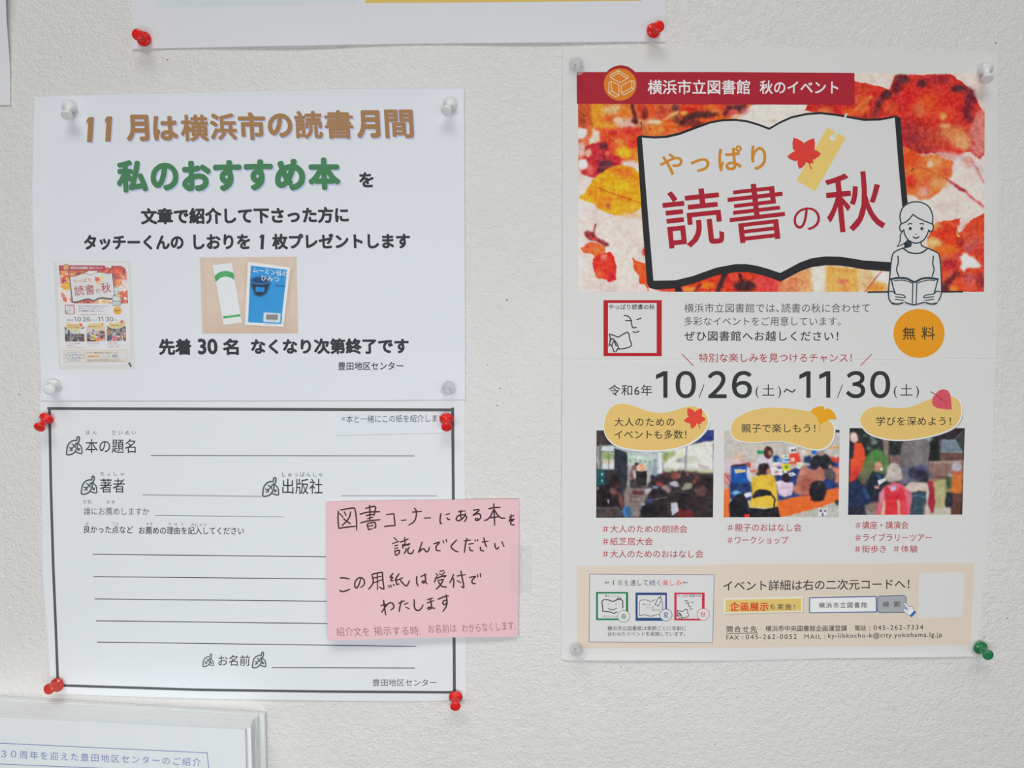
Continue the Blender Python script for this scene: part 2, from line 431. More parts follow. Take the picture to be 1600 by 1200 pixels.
def leaf_icon(x0, y0, s, c=(84, 90, 88)):
    k = s / 29.0
    def m_(pts): return [(x0 + (x - 9.0) / 11.43 * k, y0 + (y - 140) / 11.43 * k) for x, y in pts]
    # outline measured on the icon beside the first field
    Lf = [(115, 460), (112, 400), (130, 300), (180, 235), (240, 208), (290, 205), (300, 150), (325, 142), (338, 165), (330, 225), (300, 262), (300, 330), (260, 410), (200, 455)]
    q.poly(catmull(np.array(m_([(a - 100, b) for a, b in Lf])), True), (206, 210, 214), 1)
    q.stroke(m_([(a - 100, b) for a, b in Lf]), 2.3 * k, c, 2, closed=True, smooth=True)
    q.stroke(m_([(a - 100, b) for a, b in [(318, 262), (370, 320), (382, 385), (375, 440), (300, 425), (258, 405)]]), 2.1 * k, c, 2, smooth=True)
    for st_ in ([(165, 395), (225, 330), (290, 250)], [(155, 340), (205, 345)], [(205, 270), (245, 300)], [(205, 395), (208, 350)], [(262, 340), (262, 300)], [(310, 345), (340, 385)], [(318, 390), (320, 355)], [(350, 355), (320, 358)]):
        q.stroke(m_([(a - 100, b) for a, b in st_]), 1.9 * k, c, 2)
    q.done('leaf_icon')
leaf_icon(104, 682.3, 29); leaf_icon(127.2, 744, 29); leaf_icon(410.5, 746.3, 30); leaf_icon(317, 1022, 20); leaf_icon(394.5, 1019, 25)
T(q, 'field_name_text', [('お名前', 341, 1023.5, 390.5, 1040.5)], (60, 64, 68), .006)
T(q, 'signature_text', [('豊田地区センター', 582, 1061, 682, 1072)], (50, 54, 60), .004)

# strip glued over the top right of the form
hS = lambda x, y: hL(x, y) + 0.00045
strip = sheet('correction_strip', [(524, 646.5), (705, 643)], [(524.5, 680), (705, 676)], [(524, 646.5), (524.5, 680)], [(705, 643), (705, 676)], hS, paper_mat('copy_paper_strip', (212, 217, 226)), 10, 4)
tag(strip, 'small white strip with one printed line, glued inside the upper right of the form', 'paper strip')
T(Print(hS, strip), 'strip_text', [('*', 533.5, 651, 539, 657.5), ('本と一緒にこの紙を紹介します', 541, 649, 695, 661, -1.8)], (84, 88, 96), 0)

# ================================================================== pink note
def hP(x, y):
    u = np.clip((x - 509) / 300.0, 0, 1); v = np.clip((y - 782) / 215.0, 0, 1)
    return 0.0016 + 0.0062 * v ** 1.6 * (1 - u) ** .9 + 0.0012 * v
note = sheet('pink_note', [(509, 784), (600, 782), (811, 779.5)], [(512, 1001), (650, 997), (809, 994.5)], [(509, 784), (510, 900), (512, 1001)], [(811, 779.5), (810.5, 900), (809, 994.5)], hP, paper_mat('pink_paper', (219, 182, 187)), 40, 40)
tag(note, 'pink handwritten note stuck over the lower right of the form', 'note')
n_ = Print(hP, note)
PEN = (70, 52, 56); k_ = 10.667
A_, B_, C_, D_ = (515, 780), (660, 780), (515, 885), (660, 885)
STR = [
 [(A_, s) for s in ([(145,195),(140,340),(155,490)],[(185,180),(300,160),(400,148),(430,200),(450,380),(450,515)],[(155,485),(300,465),(440,450)],[(165,235),(225,300)],[(245,210),(275,275)],[(350,210),(335,290),(280,370),(210,440)],[(230,325),(290,370),(345,410)])],
 [(A_, s) for s in ([(668,100),(672,250),(672,345)],[(600,155),(680,130),(760,125),(758,200),(740,275)],[(505,250),(650,215),(835,208)],[(610,275),(690,255),(740,260)],[(630,325),(720,300)],[(515,395),(650,362),(840,342)],[(630,410),(635,460),(650,510)],[(640,405),(740,385),(765,410),(765,470),(740,480)],[(655,450),(730,435)],[(650,510),(710,490)])],
 [(A_, s) for s in ([(945,258),(1070,240)],[(1070,240),(1080,330),(1090,435)],[(915,455),(1000,445),(1090,440)])],
 [(A_, [(1195,355),(1275,345)])],
 [(A_, [(1380,215),(1530,205)]), (A_, [(1415,150),(1445,200),(1440,300),(1400,380),(1320,430)])],
 [(B_, [(30,315),(135,310)])],
 [(B_, s) for s in ([(310,240),(295,330),(300,400),(320,405)],[(390,260),(455,240)],[(410,310),(430,335),(460,340)])],
 [(B_, s) for s in ([(600,210),(715,195)],[(640,185),(635,270),(650,320)],[(720,235),(690,300),(620,355),(575,350),(565,320),(600,275),(680,260),(730,285),(730,330),(695,375)])],
 [(B_, [(850,185),(930,172),(935,195),(850,265),(920,240),(965,260),(970,310),(930,350),(890,350),(885,325),(920,325),(932,345)])],
 [(B_, s) for s in ([(1190,75),(1195,200),(1205,435)],[(1105,160),(1200,140),(1300,135)],[(1190,170),(1130,290),(1080,340),(1030,355)],[(1195,170),(1250,260),(1310,310),(1375,318)],[(1135,310),(1200,300),(1265,295)])],
 [(B_, s) for s in ([(1445,300),(1525,270)],[(1478,255),(1475,310),(1450,360),(1500,335),(1510,365)],[(1530,330),(1475,380),(1480,420),(1530,428)])],
 [(A_, s) for s in ([(1075,640),(1120,690)],[(1045,740),(1155,705)],[(1085,780),(1135,765)],[(1085,825),(1135,808)],[(1085,860),(1100,935)],[(1085,870),(1150,850),(1165,870),(1150,910),(1105,935)],[(1250,640),(1258,745)],[(1180,715),(1250,690),(1310,660)],[(1210,765),(1265,745)],[(1215,780),(1220,820)],[(1215,785),(1325,745),(1300,772)],[(1275,820),(1270,860),(1245,905)],[(1330,800),(1305,840),(1310,890),(1345,910),(1385,890),(1400,845)])],
 [(A_, [(1540,715),(1515,800),(1485,880),(1540,832),(1575,830),(1600,866),(1622,878),(1652,850),(1662,800)])],
 [(B_, s) for s in ([(190,745),(280,720),(230,790),(235,850),(300,860)],[(345,690),(355,730)],[(395,670),(405,712)])],
 [(B_, [(570,680),(480,785),(530,850),(595,880)])],
 [(B_, s) for s in ([(695,695),(800,680)],[(740,655),(715,770),(700,890)],[(775,750),(850,738)],[(785,800),(800,850),(845,860)],[(875,680),(890,697)],[(915,668),(925,695)])],
 [(B_, s) for s in ([(995,715),(1095,700)],[(1025,645),(1045,740),(1070,795)],[(965,795),(975,850),(1025,862)])],
 [(B_, s) for s in ([(1205,735),(1215,800),(1245,830),(1275,795)],[(1325,710),(1360,790)])],
 [(C_, [(175,190),(260,195),(330,212)]), (C_, [(168,400),(210,420),(270,408),(335,382)])],
 [(C_, [(520,200),(490,300),(450,360),(420,330),(430,250),(490,190),(550,200),(580,250),(570,310),(520,350)])],
 [(C_, s) for s in ([(705,135),(728,250),(700,320),(650,380)],[(715,130),(800,110),(880,98)],[(880,98),(890,250),(908,375)],[(908,375),(870,370),(830,345)],[(795,115),(798,390)],[(730,195),(860,165)],[(735,275),(870,225)])],
 [(C_, s) for s in ([(1060,115),(1010,180),(1050,182),(1020,235),(1060,240)],[(975,320),(1005,350)],[(1015,310),(1035,340)],[(1060,300),(1080,318)],[(1160,120),(1105,200),(1095,240)],[(1110,215),(1120,300),(1160,290)],[(1110,235),(1220,190)],[(1170,210),(1210,270),(1275,325),(1310,290),(1330,235)])],
 [(C_, [(1455,165),(1450,260),(1475,325)]), (D_, [(-25,168),(65,135)]), (D_, [(38,120),(52,200),(48,255),(20,275),(-5,262),(15,243),(50,260),(80,292)])],
 [(D_, s) for s in ([(290,80),(355,70)],[(230,120),(260,155)],[(290,115),(300,140)],[(370,95),(320,150)],[(240,170),(225,200),(200,265)],[(215,205),(300,175),(385,155),(365,182)],[(255,235),(350,215)],[(350,215),(300,310),(230,380)],[(265,255),(320,330),(400,345)])],
 [(D_, s) for s in ([(520,135),(490,210),(455,275)],[(515,200),(525,260),(515,350)],[(580,160),(715,138)],[(640,75),(665,200),(690,345),(650,335)],[(580,235),(640,275)])],
 [(D_, s) for s in ([(785,185),(880,170),(830,230),(835,280),(885,288)],[(915,135),(925,180)],[(965,120),(970,180)])],
 [(C_, s) for s in ([(900,565),(915,680),(935,810)],[(855,655),(915,635),(940,645),(910,700),(870,765)],[(910,700),(980,620),(1040,610),(1070,660),(1060,700),(1020,725)])],
 [(C_, s) for s in ([(1150,615),(1250,575)],[(1200,570),(1175,660),(1160,755)],[(1245,635),(1310,605)],[(1270,680),(1325,705)])],
 [(C_, [(1410,550),(1415,680),(1460,735),(1520,710),(1560,640)])],
 [(D_, s) for s in ([(80,555),(170,530)],[(80,610),(190,570)],[(130,530),(150,640),(150,690),(115,715),(90,700),(110,680),(160,690),(205,698)])],
 [(D_, s) for s in ([(260,548),(350,510),(435,488)],[(395,475),(410,580),(400,660),(345,750)],[(405,570),(360,570),(340,610),(365,640),(400,610)])],
]
for ch in STR:
    for (o, s) in ch:
        n_.stroke([(o[0] + x / k_, o[1] + y / k_) for x, y in s], 2.4, PEN, 1, smooth=len(s) > 2, taper=.8)
    n_.done('handwritten_letter')
for s, x0, y0, x1, y1, dy in [('紹介文を', 526, 980, 577, 994, 0), ('掲示する時.', 584, 979, 657, 993, -.5), ('お名前は', 669, 976.5, 713, 989.5, -1.5), ('わからなくします.', 722, 975.5, 805, 989, -5)]:
    n_.text(s, x0, y0, x1, y1, (152, 104, 110), 1, -.012, dy, slant=-.1, res=2); n_.done('handwritten_line')

# clear tape holding the note on the right
tm = bpy.data.materials.new('clear_tape'); tm.use_nodes = True; nt = tm.node_tree
bs = nt.nodes['Principled BSDF']; bs.inputs['Base Color'].default_value = (.78, .76, .74, 1); bs.inputs['Roughness'].default_value = .35
tr = nt.nodes.new('ShaderNodeBsdfTransparent'); mi = nt.nodes.new('ShaderNodeMixShader'); mi.inputs[0].default_value = .07
nt.links.new(tr.outputs[0], mi.inputs[1]); nt.links.new(bs.outputs[0], mi.inputs[2]); nt.links.new(mi.outputs[0], nt.nodes['Material Output'].inputs['Surface'])
hT = lambda x, y: np.where(x < 812, hP(x, y) + .0002, np.maximum(.0003, (hP(x, y) + .0002) * np.clip(1 - (x - 812) / 6.0, 0, 1)))
tape = sheet('adhesive_tape', [(798, 851), (831, 852)], [(796.5, 927), (830, 926)], [(798, 851), (796.5, 927)], [(831, 852), (830, 926)], hT, tm, 18, 8, thick=.00005)
tag(tape, 'short piece of clear tape holding the right edge of the pink note to the wall', 'tape')

# ================================================================== printed photographs of the poster
def autumn_picture():
    cv = Canvas(903, 112, 1541, 457, 1.0, (222, 207, 200)); cv.warp = 1.1
    cv.mottle(26, 26, 3); cv.mottle(20, 9, 4, (1, .9, .85))
    P_, E_, L_ = cv.poly, cv.ell, cv.line
    # upper left: dry leaves
    P_([(903,157),(1184,157),(1150,185),(1060,215),(1005,222),(1005,262),(960,262),(915,275),(903,262)], (204, 110, 62), 1)
    E_(915,180,14,22,(186,84,44),2); E_(910,190,6,12,(160,66,40),2); E_(935,180,10,22,(226,158,48),2); P_([(925,163),(945,163),(940,205),(930,215)],(224,150,50),2)
    E_(962,173,22,9,(222,172,112),3); E_(958,170,12,5,(226,186,132),2); E_(978,178,12,12,(216,120,44),3); P_([(935,182),(985,178),(990,190),(945,194)],(212,104,48),2)
    E_(980,193,22,8,(218,176,158),3); E_(966,187,7,4,(224,190,160),1); E_(950,200,14,9,(222,160,60),2); E_(1010,188,16,9,(214,152,118),3)
    P_([(995,163),(1028,163),(1025,182),(1005,188),(995,178)],(214,86,44),2); E_(1008,176,5,11,(120,44,52),2); E_(1003,168,5,4,(190,60,50),1)
    L_([(988,163),(992,180),(996,192)],5,(92,40,48),1); E_(993,189,5,4,(110,50,56),1); L_([(1003,190),(1002,205),(1001,213)],2,(150,70,60),0)
    E_(1040,178,14,13,(190,76,56),3); E_(1057,168,8,6,(92,46,50),2); E_(1060,186,7,9,(118,72,54),2); L_([(1025,195),(1050,180),(1060,174)],5,(208,164,104),1)
    E_(1043,196,13,10,(222,96,36),3); E_(1025,202,13,9,(216,132,62),2); E_(1024,190,10,3,(228,200,164),1); L_([(1015,198),(1020,208)],3,(206,84,40),1)
    P_([(1062,157),(1140,157),(1125,195),(1085,205),(1062,208)],(208,72,42),2); E_(1080,170,14,3,(196,40,36),1); E_(1110,166,10,3,(222,124,52),2); E_(1070,176,6,4,(226,156,70),1); E_(1115,174,16,4,(216,120,66),2)
    L_([(1066,194),(1074,184),(1090,179),(1108,180)],10,(84,46,44),2); L_([(1104,180),(1121,179)],7,(96,48,44),2); E_(1085,192,14,6,(122,54,50),2); E_(1105,188,12,3,(224,96,36),1); E_(1130,184,14,3,(226,112,40),1)
    L_([(1133,178),(1142,168),(1165,165)],8,(92,40,50),2); L_([(1150,168),(1160,172)],7,(74,36,46),2); E_(1146,176,9,5,(206,80,74),2); E_(1152,182,10,4,(218,184,160),2); E_(1166,174,8,4,(206,120,130),2)
    P_([(1158,185),(1176,168),(1184,157),(1266,157),(1240,180),(1202,200),(1180,192)],(222,216,208),2); E_(1207,188,7,4,(214,196,176),2)
    # dark red and orange leaves on the left
    P_([(930,200),(1003,200),(1003,262),(975,258),(950,240),(925,222)],(216,84,48),2); E_(985,205,16,6,(206,60,48),2); E_(958,207,7,3,(176,38,54),1); E_(960,222,14,8,(212,78,48),2)
    E_(968,223,8,5,(226,140,60),2); E_(976,238,14,10,(226,172,44),2); E_(994,238,9,9,(222,120,44),2); E_(988,226,9,5,(206,56,48),2); E_(997,252,8,10,(226,150,60),2)
    E_(909,209,9,9,(226,220,218),1); P_([(928,201),(936,205),(938,217),(930,226),(921,228),(919,219),(925,210)],(222,206,188),1); E_(908,234,9,11,(216,184,176),2); E_(916,220,5,5,(220,112,84),1)
    P_([(915,228),(932,224),(945,222),(953,230),(955,241),(968,246),(973,250),(962,262),(945,270),(930,279),(913,274),(908,269),(916,262),(904,250),(916,243)],(186,46,56),1)
    E_(922,266,6,10,(214,100,90),2); E_(920,240,4,7,(224,180,150),1); E_(911,257,8,9,(228,220,216),1); E_(943,228,6,5,(98,44,58),2); E_(946,257,13,7,(92,44,58),2); E_(940,266,8,5,(104,46,56),2); E_(941,245,6,7,(156,46,60),2); E_(950,240,4,4,(220,92,70),1)
    P_([(972,252),(985,250),(1003,258),(1003,275),(990,264),(972,259)],(222,206,200),2)
    # yellow leaf
    P_([(903,309),(914,302),(920,292),(926,282),(938,272),(948,265),(962,260),(975,259),(990,263),(1003,272),(1004,322),(998,330),(985,334),(970,337),(955,335),(940,329),(932,323),(925,318),(912,313)],(226,164,40),0)
    for x,y,rx,ry,c in [(975,270,14,8,(216,104,40)),(960,265,10,4,(220,120,40)),(990,282,10,10,(222,140,36)),(945,282,12,7,(228,172,34)),(970,292,16,7,(232,184,44)),(925,300,10,6,(224,130,36)),(945,312,18,4,(214,108,36)),(950,322,4,4,(150,40,70)),(975,310,14,5,(218,132,34)),(985,322,14,5,(228,176,60)),(938,322,8,4,(216,116,36)),(943,283,4,2,(208,92,40)),(990,300,8,6,(226,160,40))]:
        E_(x,y,rx,ry,c,2,.8)
    L_([(930,291),(955,302),(985,312),(1003,318)],1.6,(196,84,40),0,.8); L_([(940,300),(936,288)],1,(200,96,40),0,.6); L_([(960,304),(960,290)],1,(204,96,40),0,.6)
    E_(985,336,20,5,(222,170,120),2,.7)
    # small leaves at the lower left
    P_([(912,363),(920,360),(928,364),(933,372),(944,376),(953,383),(946,386),(935,380),(922,375),(914,370)],(132,48,56),1); L_([(928,364),(931,351)],3,(178,96,96),0); L_([(922,370),(932,377)],4,(206,70,48),1)
    P_([(905,388),(914,384),(922,378),(935,381),(946,386),(946,393),(944,400),(930,404),(926,398),(914,396)],(222,104,62),0); E_(935,390,8,5,(228,140,70),2,.7)
    P_([(926,405),(933,398),(945,395),(955,394),(960,404),(963,418),(963,430),(962,438),(955,441),(946,438),(935,436),(928,425),(925,413)],(212,60,44),0); E_(944,402,5,5,(218,140,124),1,.8); E_(938,430,7,4,(224,96,56),2); E_(955,432,6,7,(186,38,56),2,.8)
    P_([(988,403),(997,409),(1012,412),(1014,456),(1008,444),(1000,443),(998,430),(991,423)],(222,88,44),0); E_(1008,393,4,6,(206,56,44),1)
    # under the open book
    P_([(1018,452),(1100,425),(1180,420),(1222,436),(1222,457),(1045,457)],(206,62,42),1); E_(1105,446,12,6,(226,120,40),2); E_(1078,452,10,4,(224,140,60),1); E_(1140,440,10,8,(196,52,48),2); E_(1150,432,12,3,(206,70,56),2)
    L_([(1058,446),(1062,457)],11,(46,32,38),0); L_([(1133,428),(1122,457)],8,(60,36,42),1); L_([(1157,428),(1160,440)],4,(70,36,42),0); E_(1165,447,18,9,(66,34,40),2); L_([(1085,457),(1095,445)],4,(110,40,44),1)
    P_([(1182,427),(1222,440),(1222,457),(1182,457)],(208,70,66),2); P_([(1218,440),(1250,425),(1275,418),(1275,457),(1218,457)],(218,136,96),3); P_([(1250,425),(1280,416),(1284,457),(1245,457)],(222,158,108),2)
    P_([(1268,418),(1292,414),(1292,457),(1272,457)],(226,216,204),2); P_([(1292,414),(1345,420),(1345,457),(1292,457)],(224,170,94),2); E_(1318,441,10,4,(216,122,100),1); E_(1322,452,10,4,(224,140,84),2)
    P_([(1340,420),(1390,426),(1390,457),(1345,457)],(222,186,140),2); P_([(1368,425),(1392,426),(1392,446),(1370,438)],(228,222,220),1); E_(1372,450,16,8,(226,154,80),2); L_([(1354,456),(1378,425)],2,(200,96,80),0)
    # top right: large red leaf
    P_([(1335,113),(1400,113),(1393,137),(1375,134),(1335,124)],(222,206,192),1); E_(1380,126,12,8,(224,208,202),2)
    P_([(1258,172),(1266,157),(1335,157),(1335,125),(1352,128),(1372,132),(1391,138),(1399,115),(1490,114),(1497,121),(1507,128),(1520,138),(1524,148),(1531,162),(1541,178),(1541,240),(1531,247),(1520,236),(1400,240),(1395,183),(1350,187),(1300,178)],(196,52,44),0)
    E_(1350,137,14,6,(198,70,44),2); E_(1345,155,14,10,(206,84,52),2); L_([(1336,172),(1362,150)],5,(220,138,70),1); E_(1350,170,10,9,(212,96,52),2); E_(1330,176,12,8,(216,92,46),2); E_(1290,172,14,5,(218,118,70),2); E_(1345,182,30,3,(160,52,50),1)
    L_([(1388,144),(1374,160),(1368,178)],9,(108,42,50),2); E_(1387,146,8,6,(78,40,48),2); E_(1392,168,10,12,(206,84,50),3)
    E_(1411,122,13,7,(88,38,48),2); E_(1403,135,8,12,(112,38,52),3); E_(1442,128,9,7,(98,40,50),2); E_(1470,122,20,7,(150,38,50),3); E_(1500,136,13,6,(84,40,50),2); E_(1517,150,8,15,(100,40,54),3); E_(1513,170,8,14,(120,40,54),3); E_(1518,184,6,6,(116,40,52),2)
    E_(1428,150,17,14,(200,42,42),4); E_(1455,158,24,14,(214,82,42),5); E_(1485,160,22,14,(202,48,44),5); E_(1445,172,22,11,(212,78,46),5); E_(1475,176,20,11,(210,66,42),5); E_(1437,170,7,9,(204,124,88),3,.7); E_(1475,180,5,7,(226,160,90),2); E_(1478,196,9,5,(226,180,120),2)
    E_(1425,200,20,13,(170,50,52),4); E_(1455,208,26,11,(184,70,58),5); E_(1430,215,18,10,(150,48,56),4); E_(1492,208,22,14,(212,132,84),5); E_(1460,224,24,10,(190,70,56),4); E_(1506,222,14,14,(220,156,106),4); E_(1440,232,20,7,(160,54,58),3)
    P_([(1541,172),(1530,168),(1524,185),(1515,205),(1520,235),(1531,247),(1541,236)],(212,126,116),3); E_(1523,222,3,4,(196,80,76),1); E_(1495,236,14,5,(210,60,46),2); E_(1480,242,20,6,(218,156,148),3)
    # right: orange leaf and stems
    P_([(1411,226),(1425,232),(1440,242),(1465,240),(1480,248),(1492,252),(1488,262),(1490,275),(1482,280),(1476,290),(1470,300),(1455,310),(1440,312),(1430,305),(1414,302)],(224,118,60),1)
    E_(1425,248,15,14,(220,78,40),4); E_(1425,282,9,10,(208,56,44),3); E_(1448,286,14,10,(216,106,66),4); E_(1462,252,12,9,(224,150,96),3); E_(1455,256,5,5,(228,190,160),1); E_(1482,266,8,6,(214,96,70),2); E_(1470,285,14,8,(228,160,104),3); E_(1445,300,10,8,(214,150,140),3); L_([(1430,262),(1426,266)],2,(70,60,50),0)
    L_([(1436,258),(1460,268),(1480,278)],1.6,(190,96,70),0); L_([(1480,278),(1512,300),(1540,323)],3.4,(196,84,92),1); L_([(1496,290),(1508,298)],4,(160,50,60),1); L_([(1517,246),(1528,262),(1539,284)],3.2,(206,128,130),1)
    P_([(1505,245),(1520,243),(1518,262),(1508,258)],(218,160,150),3)
    # lower right: maple leaf
    P_([(1452,372),(1458,355),(1466,347),(1478,344),(1486,345),(1496,341),(1503,340),(1497,352),(1497,366),(1508,358),(1514,348),(1524,340),(1541,332),(1541,457),(1468,457),(1455,400)],(210,74,42),0)
    E_(1462,380,12,10,(228,186,124),3); E_(1466,354,9,7,(224,160,100),3); E_(1475,365,14,9,(208,62,38),3); E_(1492,375,14,12,(206,62,40),3); E_(1480,390,20,7,(224,118,46),3); E_(1504,378,5,7,(150,48,48),2); L_([(1500,347),(1495,360),(1500,368)],4,(176,60,54),1); L_([(1499,352),(1497,364),(1502,370)],1.5,(232,180,90),0)
    E_(1522,362,16,14,(208,78,54),4); E_(1525,378,14,8,(200,96,84),3); E_(1516,388,10,6,(186,90,96),3); E_(1532,392,8,8,(196,64,56),2); E_(1480,406,12,7,(216,118,80),3); E_(1488,415,14,10,(176,46,52),3); E_(1500,402,6,5,(190,80,80),2)
    P_([(1502,402),(1508,396),(1513,395),(1518,401),(1524,402),(1531,409),(1537,415),(1534,418),(1512,420),(1508,426),(1503,418),(1505,410)],(228,222,218),1)
    E_(1480,430,16,6,(206,84,56),3); L_([(1498,428),(1488,438),(1476,450)],11,(112,44,48),2); E_(1500,441,8,7,(214,86,54),2); E_(1518,436,12,10,(196,92,90),3); E_(1535,440,6,14,(150,52,58),3); E_(1492,452,8,5,(226,130,60),2); E_(1478,452,8,6,(90,44,46),2); E_(1520,450,10,7,(206,84,66),3)
    cv.mottle(34, 4.5, 11, (1, .85, .7)); cv.mottle(30, 2.2, 12, (1, .9, .8)); cv.mottle(18, 11, 13, (1, .8, .6))
    g_ = cv.a.mean(axis=2, keepdims=True)
    return np.clip(g_ + (cv.a - g_) * 1.1, 0, 232)

def talk_picture():
    cv = Canvas(931, 671, 1116, 809.5, 1.25, (48, 44, 46)); P_, E_, L_ = cv.poly, cv.ell, cv.line; cv.warp = .6
    cv.fr = (925, 625, 8)
    P_([(40,370),(300,370),(290,560),(60,570)],(64,56,54)); P_([(60,570),(280,560),(280,880),(60,860)],(196,204,204),1); P_([(120,650),(272,655),(272,740),(120,740)],(140,160,104),1); P_([(120,740),(272,740),(272,790),(120,780)],(196,176,160),1)
    P_([(75,560),(118,540),(122,860),(80,860)],(122,114,116)); L_([(120,640),(272,640)],10,(90,84,84)); L_([(200,640),(203,870)],8,(90,92,84)); P_([(60,860),(280,870),(280,960),(60,960)],(50,48,52),1)
    P_([(280,560),(830,600),(830,660),(280,650)],(170,178,182),1); P_([(430,645),(820,640),(815,940),(740,950),(690,1080),(440,1060)],(174,184,184),1); P_([(445,690),(600,690),(770,720),(765,810),(450,790)],(192,210,198),1); P_([(770,730),(820,740),(815,945),(740,950)],(140,158,170),1)
    P_([(690,800),(740,820),(735,1050),(690,1060)],(166,166,162),1)
    P_([(276,590),(436,650),(446,860),(440,1180),(276,1180)],(44,50,58)); P_([(440,800),(480,820),(470,1150),(440,1180)],(150,150,150),1)
    P_([(818,640),(888,640),(880,930),(815,930)],(214,218,222),1); P_([(885,625),(1150,570),(1520,490),(1525,905),(888,880)],(216,216,208),1)
    P_([(890,650),(1050,640),(1040,690),(980,720),(905,800),(890,800)],(158,172,118),2); E_(920,690,24,50,(120,140,90),2); E_(1110,690,40,50,(212,214,170),3); P_([(1050,740),(1160,690),(1330,720),(1370,780),(1060,790)],(196,196,180),2); E_(1095,755,36,24,(146,140,150),2); P_([(1320,790),(1480,830),(1480,860),(1340,850)],(196,176,180),1); P_([(890,845),(1520,860),(1520,880),(890,868)],(150,150,150),1,.5)
    P_([(900,870),(1520,880),(1520,940),(900,910)],(186,186,136),2); P_([(1168,570),(1198,570),(1180,890),(1160,890)],(150,150,166)); L_([(1510,650),(1515,900)],6,(150,150,160))
    P_([(1280,520),(1420,400),(1440,370),(1528,375),(1528,500),(1350,525)],(48,60,122),1)
    P_([(55,865),(155,875),(155,1060),(55,1060)],(28,84,88)); P_([(112,905),(128,905),(128,938),(112,938)],(214,226,230)); P_([(112,992),(128,992),(128,1015),(112,1015)],(214,226,230)); 
    P_([(545,885),(686,885),(686,1070),(545,1070)],(36,36,38)); E_(615,840,52,50,(236,196,164),1); P_([(590,800),(640,800),(650,880),(590,880)],(206,118,90),1); E_(612,845,22,30,(226,170,130),1)
    P_([(500,820),(550,800),(560,860),(545,985),(480,990),(462,940),(480,870)],(122,86,82),1); P_([(510,880),(538,868),(548,980),(528,985)],(202,204,216),1); E_(556,795,24,22,(78,50,48)); P_([(470,990),(540,985),(530,1150),(480,1150)],(60,50,54),1); L_([(540,980),(538,1040)],8,(170,190,170))
    cv.fr = (925, 700, 8)
    P_([(430,480),(760,500),(700,600),(600,870),(400,870),(380,600)],(134,120,116),2)
    P_([(700,440),(830,330),(1000,300),(1290,300),(1520,330),(1520,880),(600,880),(690,620),(760,540)],(50,42,44),2)
    for x,y,rx,ry,c in [(925,335,42,34,(88,52,52)),(1030,350,44,44,(134,78,68)),(1080,345,34,36,(146,84,72)),(1010,292,15,14,(96,70,70)),(1087,297,20,22,(86,66,64)),(1140,303,24,28,(58,48,54)),(1200,318,22,28,(124,86,88)),(1292,318,24,24,(84,66,68)),(1310,362,32,28,(106,58,58)),(850,400,44,30,(60,42,46)),(1215,390,40,44,(48,44,46)),(1365,420,40,44,(52,40,42)),(1490,340,34,26,(66,54,60)),(1460,420,44,60,(38,32,34)),(760,370,30,36,(46,42,50)),(850,340,30,16,(60,66,90))]:
        E_(x,y,rx,ry,c,1)
    P_([(800,430),(860,420),(900,450),(860,480),(800,470)],(150,60,64),1); P_([(760,470),(830,480),(820,520),(760,510)],(120,140,180),1)
    P_([(960,445),(1010,415),(1060,412),(1105,480),(1040,490),(980,470)],(184,180,188),1); L_([(965,450),(1020,490),(1080,490),(1100,440)],10,(46,46,60),1); P_([(1110,510),(1185,430),(1250,440),(1262,505),(1150,530)],(136,140,120),1); P_([(860,470),(950,455),(990,520),(970,570),(880,560)],(150,122,122),2)
    P_([(1290,500),(1400,470),(1450,520),(1400,600),(1300,600)],(96,66,62),2); P_([(1260,400),(1300,380),(1310,440),(1260,450)],(130,60,56),1)
    P_([(1060,770),(1190,745),(1290,810),(1290,880),(1060,880)],(112,42,46),2); E_(1180,670,100,110,(38,30,34),2); P_([(985,690),(1070,678),(1090,790),(1000,852)],(182,184,200)); L_([(985,700),(1000,860)],10,(50,50,56)); L_([(960,560),(1080,540),(1230,570)],8,(80,76,84),1)
    E_(830,560,110,50,(38,34,40),2); L_([(700,650),(950,620)],9,(128,126,136)); P_([(680,640),(760,630),(760,690),(690,700)],(52,68,104),1)
    E_(725,790,115,90,(26,26,32),2); E_(860,750,100,110,(40,34,36),2); L_([(945,680),(990,850)],26,(64,50,48),1)
    E_(595,430,60,66,(50,44,44),2); P_([(480,420),(560,420),(560,500),(480,500)],(60,56,60),1); P_([(500,530),(660,540),(650,585),(520,590)],(96,48,54),1); P_([(660,510),(755,505),(700,570),(665,570)],(176,176,184),1)
    for a_ in ([(470,550),(480,680)],[(500,560),(495,680)],[(620,590),(615,680)],[(660,570),(670,680)],[(480,610),(600,610)],[(480,670),(620,672)]): L_(a_,7,(72,66,70))
    P_([(620,690),(670,690),(665,715),(620,712)],(150,170,186),1)
    P_([(60,500),(190,440),(230,360),(300,330),(345,400),(330,500),(400,600),(400,740),(60,760)],(34,28,32),1); P_([(225,500),(270,500),(320,550),(360,560),(385,620),(400,730),(350,740),(290,640),(230,560)],(126,78,76),2); P_([(270,590),(330,560),(350,740),(290,740)],(40,30,34),2)
    E_(325,315,48,36,(42,36,48),1); E_(380,450,38,44,(50,46,50),1); E_(310,460,30,44,(70,46,44),1); P_([(190,640),(215,650),(210,700),(195,690)],(150,160,180)); P_([(60,480),(80,480),(80,520),(60,515)],(170,180,190),1)
    P_([(372,790),(400,742),(440,732),(488,745),(494,870),(420,875),(395,830)],(52,116,180),1); P_([(430,740),(494,760),(494,880),(440,880)],(64,90,120),2)
    P_([(50,750),(320,744),(362,790),(378,870),(50,880)],(72,62,62)); L_([(50,748),(320,743),(365,792)],8,(140,128,128),1)
